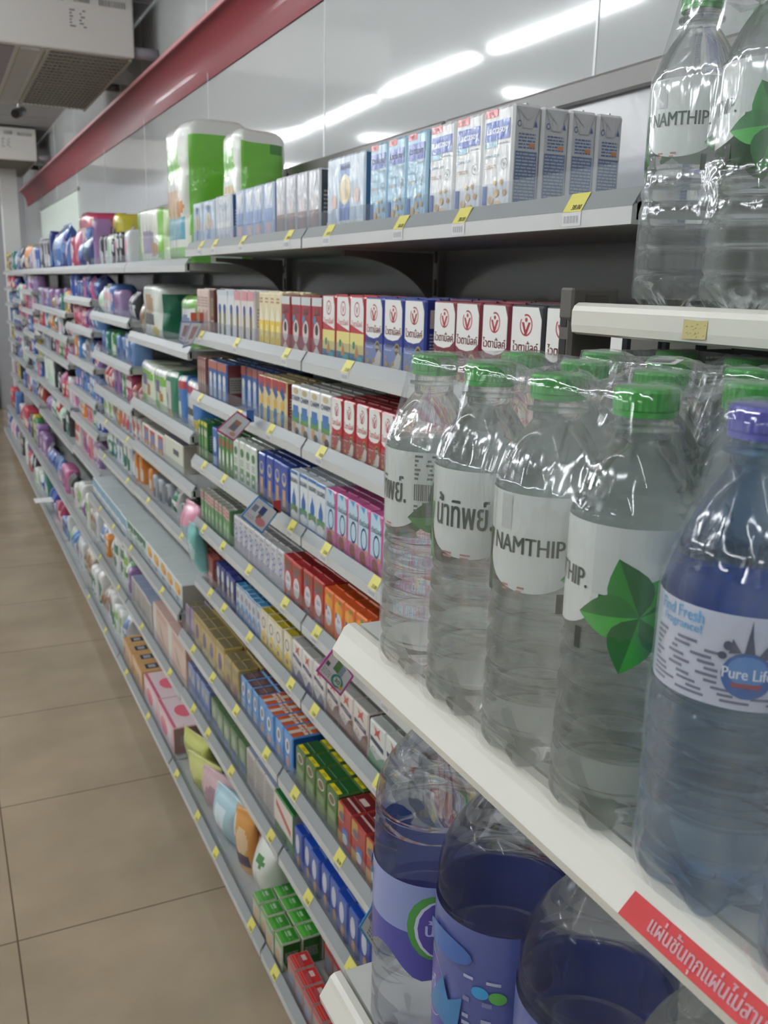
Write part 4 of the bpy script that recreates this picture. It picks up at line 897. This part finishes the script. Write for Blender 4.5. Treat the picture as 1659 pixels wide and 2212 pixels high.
gsops = (('r', 0, .88, 1, 1, 'DDE0DA'), ('r', 0, 0, .10, 1, 'D4E0C8'), ('r', .66, .80, .9, .90, '3C8030'), ('r', .52, .30, .80, .52, 'E4E4DC'), ('e', .64, .50, .12, .09, 'B07840'), ('r', .5, .0, .8, .10, 'DCE4D8'))
gfops = (('r', 0, .88, 1, 1, 'E4E6E4'), ('r', .1, .60, .8, .84, '7CC04C'), ('e', .5, .42, .35, .12, 'D8B890'), ('r', .1, .16, .9, .32, '5CA0B4'), ('r', 0, 0, 1, .12, '8CC468'), ('e', .75, .40, .15, .06, 'C88C50'))
soft('toilet_roll_pack', 'rolls', .737, 2.69, 1.526, .225, .21, .372, 'E0E4DC', gfops, 'tall green and white toilet roll pack standing on the top shelf, in front', 'toilet rolls', 'tall green toilet roll packs', side=G_, sops=gsops, top='E4E6E4', rolls=(2, 3), seed=1)
soft('toilet_roll_pack', 'rolls', .757, 2.35, 1.563, .15, .13, .275, 'E0E4DC', gfops, 'green and white toilet roll pack standing behind the wrapped cartons on top shelf', 'toilet rolls', 'tall green toilet roll packs', side=G_, sops=gsops, top='E4E6E4', rolls=(2, 3), seed=2)
wops = (('r', 0, 0, .3, 1, '8CBC58'), ('r', .85, 0, 1, 1, '7CB84C'), ('e', .55, .4, .2, .2, '9C94B4'), ('e', .75, .25, .12, .12, 'C09058'), ('r', .3, 0, .9, .12, 'C8DCB8'))
soft('tissue_pack', 'rolls', .72, 3.05, 1.525, .40, .18, .17, 'E4E8DC', wops, 'white and green tissue pack left of the tall toilet roll pack', 'tissue pack', None, side='C8D8B0', top='E8E8E8', rolls=(3, 2), seed=3)
tops = (('r', 0, .86, 1, 1, 'D0D4D0'), ('e', .72, .48, .16, .2, '8CA090'), ('e', .72, .48, .11, .14, '3C6C5C'))
soft('toilet_roll_pack', 'rolls', .755, 3.06, 1.297, .25, .25, .165, 'D8DCD4', (('r', 0, .86, 1, 1, 'D8DCD8'), ('r', 0, 0, .2, 1, '1E6C54'), ('e', .55, .6, .2, .2, 'C09868'), ('r', .3, .25, .8, .45, '3C4440'), ('e', .8, .12, .12, .1, 'C8B440')), 'dark green toilet roll pack with round emblem on the second shelf', 'toilet rolls', None, side='15694F', sops=tops, top='D0D4D0', rolls=(2, 2), seed=4)
soft('tissue_pack', 'pack', .70, 2.58, 1.297, .16, .14, .14, '7CB058', (('r', .2, .3, .9, .75, 'D8DCE0'), ('e', .5, .5, .3, .15, '6C7CA8')), 'green tissue pack with white and blue picture beside dark green rolls', 'tissue pack', None, side='90B46C', seed=5)
dog = (('r', 0, .82, 1, 1, 'D8DAD8'), ('e', .5, .72, .5, .14, '7CB848'), ('r', .3, .45, .6, .7, '6C5C94'), ('e', .7, .35, .15, .15, 'B07838'), ('r', .1, 0, .6, .22, '78BC48'))
for k, (y, w_, b_, op, lb) in enumerate(((3.19, .2, 'D4DCC8', dog, 'green and white picture tissue pack'), (2.99, .18, 'D4DCC8', dog, 'green and white picture tissue pack right of its twin'), (2.83, .16, '1C7458', (('r', 0, .88, 1, 1, 'D8DCD8'), ('r', 0, 0, .55, .75, 'D8DAD4'), ('r', .15, .2, .5, .5, '30383A'), ('e', .5, .1, .14, .09, 'C8B440')), 'dark green and white tissue pack'), (2.69, .09, '3C74B4', (('r', 0, .88, 1, 1, 'D8DCD8'), ('r', 0, .72, 1, .88, 'B83440'), ('r', 0, .1, .5, .6, 'D8DAD4')), 'narrow blue and red tissue pack'), (2.56, .15, '3C74B4', (('r', 0, .9, 1, 1, 'D8DCD8'), ('r', 0, .72, 1, .9, 'B83440'), ('e', .35, .35, .35, .35, 'D8DAD4'), ('r', .2, .28, .55, .45, '2C3030'), ('e', .75, .12, .16, .1, 'C8B440')), 'blue tissue pack with red band and black lettering'))):
    soft('tissue_pack', 'pack', .70, y, 1.070, w_, .13, .135, b_, op, lb + ', third shelf of third bay', 'tissue pack', 'tissue packs on the third shelf', seed=6 + k)
# milk powder boxes with white tops and peach boxes in the third bay
T3 = 'fourth shelf of third bay'
def grpf(bz, x, y0, y1, n, dk, h, rows, dp, sn, **k): grp(None, y0, y1, n, dk, h, rows, dp, xf=x, zd=bz, shelfname=sn, **k)
grpf(.5655, .572, 2.97, 2.47, 5, 'mp_yellow', .072, 1, .25, 'low shelf of third bay'); grpf(.5655, .572, 3.28, 2.975, 3, 'mp_green', .070, 1, .25, 'low shelf of third bay')
grpf(.5555, .572, 4.11, 3.30, 7, 'mp_blue', .075, 1, .22, 'low shelf of fourth bay')
grpf(.918, .63, 3.25, 2.92, 3, 'red_frame', .075, 1, .12, 'middle shelf of third bay'); grpf(.918, .63, 2.90, 2.66, 1, 'beige_box', .085, 1, .2, 'middle shelf of third bay')
grpf(.325, .575, 2.90, 2.46, 2, 'peach', .125, 1, .12, 'low shelf of third bay'); grpf(.325, .575, 3.28, 2.93, 4, 'tall_white', .10, 1, .1, 'low shelf of third bay')
def bag(x, y, z, w_, d_, h_, b_, ops, lb, rz=0, tilt=0, seed=0, nm='snack_pouch', cat='pouch'):
    if z < .2: w_ *= 1.25; h_ *= 1.12; d_ *= 1.15
    return soft(nm, 'pouch', x, y, z, w_, d_, h_, b_, ops, lb, cat, None, rz=rz, tilt=tilt, seed=seed)
Z8 = .1155
bag(.60, 2.345, Z8, .11, .06, .115, 'C8CC74', (('r', .2, .5, .8, .8, 'A8AC60'),), 'yellow refill pouch right of the pink tissue packs, bottom shelf', .3, -.25, 1)
bag(.59, 2.215, Z8, .12, .06, .11, 'CCD080', (('e', .5, .4, .3, .2, 'B0B468'),), 'yellow refill pouch next to the pinkish pouch, bottom shelf', .4, -.3, 2)
bag(.59, 2.10, Z8, .12, .07, .12, 'C8A8AC', (('e', .6, .6, .3, .2, '9C7C88'), ('r', .1, .2, .3, .5, '6C6C9C')), 'dusty pink refill pouch on the bottom shelf', .3, -.2, 3)
bag(.585, 1.99, Z8, .11, .08, .125, 'A8C8D4', (('e', .5, .6, .2, .2, 'D4E4EC'), ('r', .2, .2, .4, .4, '7090B0')), 'pale blue refill pouch on the bottom shelf', .2, -.15, 4)
bag(.60, 1.905, Z8, .08, .07, .13, 'B89878', (('r', .2, .5, .8, .9, 'D8D4CC'),), 'brown and white pouch beside pale blue pouch', .2, -.1, 5)
bag(.575, 1.85, Z8, .05, .05, .15, 'D89C50', (('e', .5, .6, .3, .2, 'E4C8A0'), ('r', .2, .15, .8, .4, '5C4C5C')), 'orange snack pouch leaning on the bottom shelf', .5, -.1, 6)
bag(.62, 1.80, Z8, .05, .06, .15, 'C8B0B4', (('e', .5, .45, .3, .25, 'C43830'), ('r', .1, .7, .9, .9, 'A83438')), 'pink grey snack pouch with red spot, bottom shelf', .3, -.1, 7)
bag(.60, 1.735, Z8, .09, .09, .14, 'D4D8D0', (('r', 0, 0, 1, .18, 'C8B83C'), ('e', .6, .7, .12, .1, '3C8040'), ('r', 0, .3, .1, 1, 'D0C044')), 'white pouch with yellow edge and green leaf beside green cubes', .1, -.05, 8)
bag(.63, 2.50, .7495, .12, .08, .12, 'D890A8', (('r', 0, 0, 1, .5, '8CB4C8'),), 'pink and pale blue pouch at the right end of a middle shelf', .1, -.1, 9)
bag(.615, 2.395, .70, .05, .05, .14, '7CC0BC', (('e', .5, .5, .4, .2, 'B4D4D4'),), 'turquoise pouch squeezed between two bays', .1, -.2, 10)

# ---------------------------------------------------------------- goods in the farther bays
PAL = {
 'pads': [('D8DCE0', 'E8A0B8', 'white and pink pad pack'), ('24262C', 'C8CCD0', 'black pad pack'), ('DCE4DC', 'B4D8C0', 'white and mint pad pack'), ('2A2430', 'C8C8CC', 'charcoal and white pad pack'), ('A088B4', '7C4888', 'lilac pad pack')],
 'pink': [('A83860', 'E0D0D4', 'magenta and white pad pack'), ('C4709C', '8C3C88', 'pink and purple pad pack'), ('B8384C', 'E0D8C8', 'crimson pack'), ('9C78A8', '5C3078', 'mauve pad pack'), ('D08CA4', 'B83C5C', 'pale pink pad pack')],
 'blue': [('2C4CA0', 'C8D4E8', 'blue and white diaper pack'), ('20307C', '5C8CC8', 'navy pack'), ('5484BC', 'D4DCE8', 'sky blue pack'), ('4C74B4', 'D8B8C0', 'blue and pink pack'), ('7090C0', '24448C', 'pale blue pack')],
 'mix': [('D8883C', 'D8D0C8', 'orange pouch'), ('D4C04C', '8C7C34', 'yellow pouch'), ('9CA4AC', '5C646C', 'silver grey pouch'), ('3C8048', 'C8DCC0', 'green pack'), ('A03C34', 'D8C8C0', 'brick red pack'), ('2C7C74', 'D0DCD8', 'teal pack'), ('8C6CA0', 'D4CCD8', 'violet pouch'), ('34343C', 'B8BCC4', 'dark grey pack'), ('E0DCD8', 'C04C44', 'white and red pack'), ('5C84B4', 'D8DCE4', 'steel blue pack')],
 'white': [('DCE0DC', '8CBC58', 'white and green pack'), ('E0E0E0', '1C7458', 'white and dark green pack'), ('B8B0A4', '8C6C50', 'white and beige pack'), ('D4D8DC', '6C88B0', 'white and blue pack')]}
def fill(b, k, pal, hmin, hmax, cov=1.0, n=None, y0=None, y1=None, zd=None, xf=None, kinds=('pouch', 'pack', 'pack')):
    z, x = LEV[b][k] if zd is None else (zd - .025, xf)
    R = random.Random(b * 131 + k * 17); y = (J[b + 1] - .03) if y0 is None else y0; ye = (J[b] + .03) if y1 is None else y1
    sn = f"{OV[k]} shelf of {BAY[b]} bay"; idx = 0
    while y > ye + .05:
        c1, c2, ds = R.choice(PAL[R.choice(pal)]); kd = R.choice(kinds); run = R.choice((1, 2, 2, 3)); wd = R.choice((.05, .06, .07, .08)) if b < 6 else R.choice((.08, .10, .12)); hh = R.uniform(hmin, hmax); dp = R.uniform(.06, .10)
        st = R.randint(0, 2)
        ops = [(('r', .0, .55, 1, .85, c2), ('e', .5, .3, .3, .15, c2)), (('e', .5, .55, .36, .28, c2), ('r', .2, .05, .8, .15, c2)), (('r', .15, .2, .55, .9, c2), ('r', .7, .1, .9, .5, c2))][st]
        for q in range(run):
            if y - wd < ye: y -= wd; continue
            if R.random() > cov: y -= wd; continue
            idx += 1
            soft({'pack': 'soft_pack', 'pouch': 'refill_pouch'}[kd], kd, x + .03 + dp / 2 + R.uniform(0, .015), y - wd / 2, z + .0245, round(wd - .006, 3), round(dp, 2), round(hh, 2), c1, ops,
                 f"{ds}, {ORD[min(idx - 1, 19)]} from left, {sn}", 'pack' if kd == 'pack' else 'pouch', f"packs and pouches, {sn}", rz=R.uniform(-.12, .12), seed=st)
            y -= wd
fill(3, 0, ['pads'], .10, .14); fill(4, 0, ['pink', 'pink', 'blue'], .12, .20); fill(5, 0, ['blue'], .14, .22)
for b in (6, 7, 8, 9): fill(b, 0, ['mix', 'pads', 'blue', 'pink'], .13, .19)
soft('diaper_pack', 'pack', .76, 4.62, 1.5255, .42, .2, .245, 'D8C0C8', (('r', 0, .75, 1, 1, 'B83858'), ('r', .72, 0, 1, .8, 'A84060'), ('e', .35, .55, .25, .14, 'E4E0DC'), ('e', .35, .2, .3, .14, 'C8A090')), 'tall pink and crimson diaper pack on the top shelf', 'diaper pack', None, side='B03C5C', sops=(('e', .5, .5, .25, .2, 'C8C8C8'), ('r', .1, .7, .3, .9, '8CB45C')), seed=31)
soft('diaper_pack', 'pack', .80, 4.25, 1.5255, .12, .12, .225, 'C8BC3C', (('e', .5, .5, .3, .2, '5C5C3C'),), 'yellow pack at the right of the crimson diaper pack', 'diaper pack', None, seed=32)
soft('diaper_pack', 'pouch', .70, 5.45, 1.5255, .34, .16, .235, '3C70B8', (('r', 0, .72, 1, 1, '1C2478'), ('r', .0, .0, .25, .7, 'C8D4E4'), ('r', .4, .45, .9, .62, '8CA8D0')), 'large blue diaper bag with navy top on the top shelf', 'diaper pack', None, seed=33)
soft('diaper_pack', 'pouch', .68, 4.33, 1.5255, .24, .13, .16, '1C3468', (('e', .5, .6, .3, .2, '4C7C94'), ('r', 0, 0, .2, 1, 'A8C8C8')), 'dark blue pack with teal picture on the top shelf', 'diaper pack', None, seed=34)
fill(2, 1, ['pads', 'white'], .08, .12, y0=3.27, y1=3.2)
fill(2, 4, ['mix', 'white'], .06, .10, .7, y0=3.27, y1=2.62); fill(2, 7, ['white'], .09, .12, y0=3.27, y1=3.22)
P3 = [['pads'], ['pads', 'pads', 'blue'], ['blue', 'mix'], ['mix', 'pink'], ['mix', 'white'], ['mix', 'white', 'white'], ['white'], ['white', 'mix'], ['white', 'mix']]
for k in range(1, 9):
    if k == 6: continue
    fill(3, k, P3[k], .09, .118 if k < 5 else .15, .97)
P4 = [0, ['pink', 'blue'], ['pink', 'mix'], ['blue', 'mix'], ['blue', 'pink'], ['pink', 'blue', 'mix'], ['mix', 'pink'], ['white', 'mix'], ['white', 'blue', 'white']]
for k in range(1, 9): fill(4, k, P4[k], .09, .12 if k < 6 else .16, .97)
P5 = [0, ['mix'], ['mix', 'pads'], ['mix', 'pink'], ['pads', 'pink'], ['pads', 'mix'], ['mix', 'blue', 'pink'], ['white', 'blue', 'pink']]
for k in range(1, 8): fill(5, k, P5[k], .09, .12 if k < 4 else .16, .95)
for b in (6, 7, 8, 9):
    for k in range(1, len(LEV[b])): fill(b, k, ['mix', 'pink', 'pads', 'blue'], .10, .13 if k < 4 else .19, .95)

# ---------------------------------------------------------------- promotion cards clipped to the shelf lips
def card(Y, pts, rim, label, art, clip=None, th=.0012):
    t = empty('promotion_card', (0, 0, 0), label, 'price card', 'promotion cards on the shelf edges')
    P = [Vector((x, Y, z + CAMZ)) for x, z in pts]      # TL, TR, BR, BL seen from the camera
    t.location = P[1]; o = P[1]
    mb = MB(); vs = [p - o for p in P] + [p - o + Vector((0, th, 0)) for p in P]
    mb.geo(vs, [(3, 2, 1, 0), (4, 5, 6, 7), (0, 1, 5, 4), (1, 2, 6, 5), (2, 3, 7, 6), (3, 0, 4, 7)], mat(rim, .3, .4))
    ob('frame', mb.mesh('card_frame'), t)
    A, B, C_, D_ = [p - o for p in P]
    def f(u, v, l):
        u = u + .5; return (D_ * (1 - u) + C_ * u) * (1 - v) + (A * (1 - u) + B * u) * v + Vector((0, -.0003 - l * .0001, 0))
    mb = MB(); pr(mb, [('r', .06, .07, .94, .93, 'DCDEE4')] + art, 1, 1, f, lambda c: mat(c, .3, .5)); ob('printed_sheet', mb.mesh('sheet'), t)
    if clip:
        mb = MB(); mb.box(-.012, .0, -.004, .004, .004, .022, mat(clip, .4)); ob('clip', mb.mesh('clip'), t)
c3 = [('r', .32, .3, .68, .72, 'A87C70'), ('r', .38, .34, .62, .56, '74808C'), ('e', .82, .78, .12, .12, 'DCE4F0'), ('p', [(.06, .07), (.5, .07), (.3, .22), (.06, .16)], 'F4E8EC'), ('e', .7, .2, .16, .08, 'D09C80')]
card(1.881, [(.5656, -.2634), (.598, -.2855), (.5564, -.3295), (.5175, -.3038)], 'C04C84', 'small pink framed price card on the third shelf edge', c3, '3C6CB0')
c4 = [('r', .12, .45, .32, .7, '8090A8'), ('r', .40, .5, .62, .8, '3C4C84'), ('r', .45, .3, .6, .5, '8C7C6C'), ('e', .68, .28, .2, .14, 'D89098'), ('l', .1, .15, .4, .3, 2, 'A8B0C0')]
card(1.71, [(.5544, -.4104), (.598, -.4464), (.5614, -.4914), (.5166, -.4499)], '4C94D0', 'blue framed price card on the fourth shelf edge', c4, 'B03838')
c5 = [('r', .34, .5, .54, .88, '5C8C4C'), ('r', .54, .5, .7, .88, '8CA4B4'), ('e', .66, .3, .22, .22, '3C9080'), ('e', .66, .3, .14, .15, 'C8E0D8'), ('t', '30', .66, .3, .16, '3C9080', .2), ('e', .84, .2, .08, .08, 'D0B45C'), ('r', .08, .42, .2, .56, '5C6470'), ('l', .1, .14, .4, .36, 3, 'A0A4AC')]
card(1.328, [(.5609, -.5898), (.598, -.6498), (.5739, -.6824), (.5277, -.6277)], 'C0409C', 'pink framed card with green disc beside the rack corner', c5)
c6 = [('r', .10, .44, .26, .62, '7C808C'), ('p', [(.34, .5), (.6, .9), (.8, .8), (.5, .4)], '8C5C48'), ('l', .3, .12, .8, .36, 3, '6C7080')]
card(1.069, [(.5233, -.8888), (.55, -.9357), (.528, -.9924), (.496, -.9289)], '4C9CE0', 'bright blue framed price card half hidden by the large bottle', c6)
c1 = [('r', .3, .3, .75, .8, 'B8949C'), ('l', .1, .1, .5, .25, 1, '9C9CAC')]
card(2.42, [(.580, -.100), (.618, -.100), (.585, -.160), (.5715, -.151)], '8C9CC8', 'left one of two tilted cards on second shelf edge', c1, 'C86450')
card(2.36, [(.592, -.097), (.625, -.098), (.590, -.158), (.566, -.166)], '8C9CC8', 'right one of two tilted cards on second shelf edge', c1, 'C86450')
t = empty('paper_slip', (.50, 5.6, .19), 'white paper slip sticking out low from the far shelves', 'paper slip')
mb = MB(); mb.box(-.05, 0, 0, .05, .12, .002, mat('F0F0F0', .4, 0, None, 0)); ob('sheet', mb.mesh('slip'), t)
# drop unused prototype parts that were never placed
for o in list(bpy.data.objects):
    if o.parent is None and 'label' not in o and 'kind' not in o and o.type in ('EMPTY', 'MESH'):
        for c in list(o.children_recursive): bpy.data.objects.remove(c)
        bpy.data.objects.remove(o)
_bad = [o['label'] for o in S.objects if 'label' in o and len(o['label'].split()) > 16]
if _bad: print('LONG', len(_bad), _bad[:8])
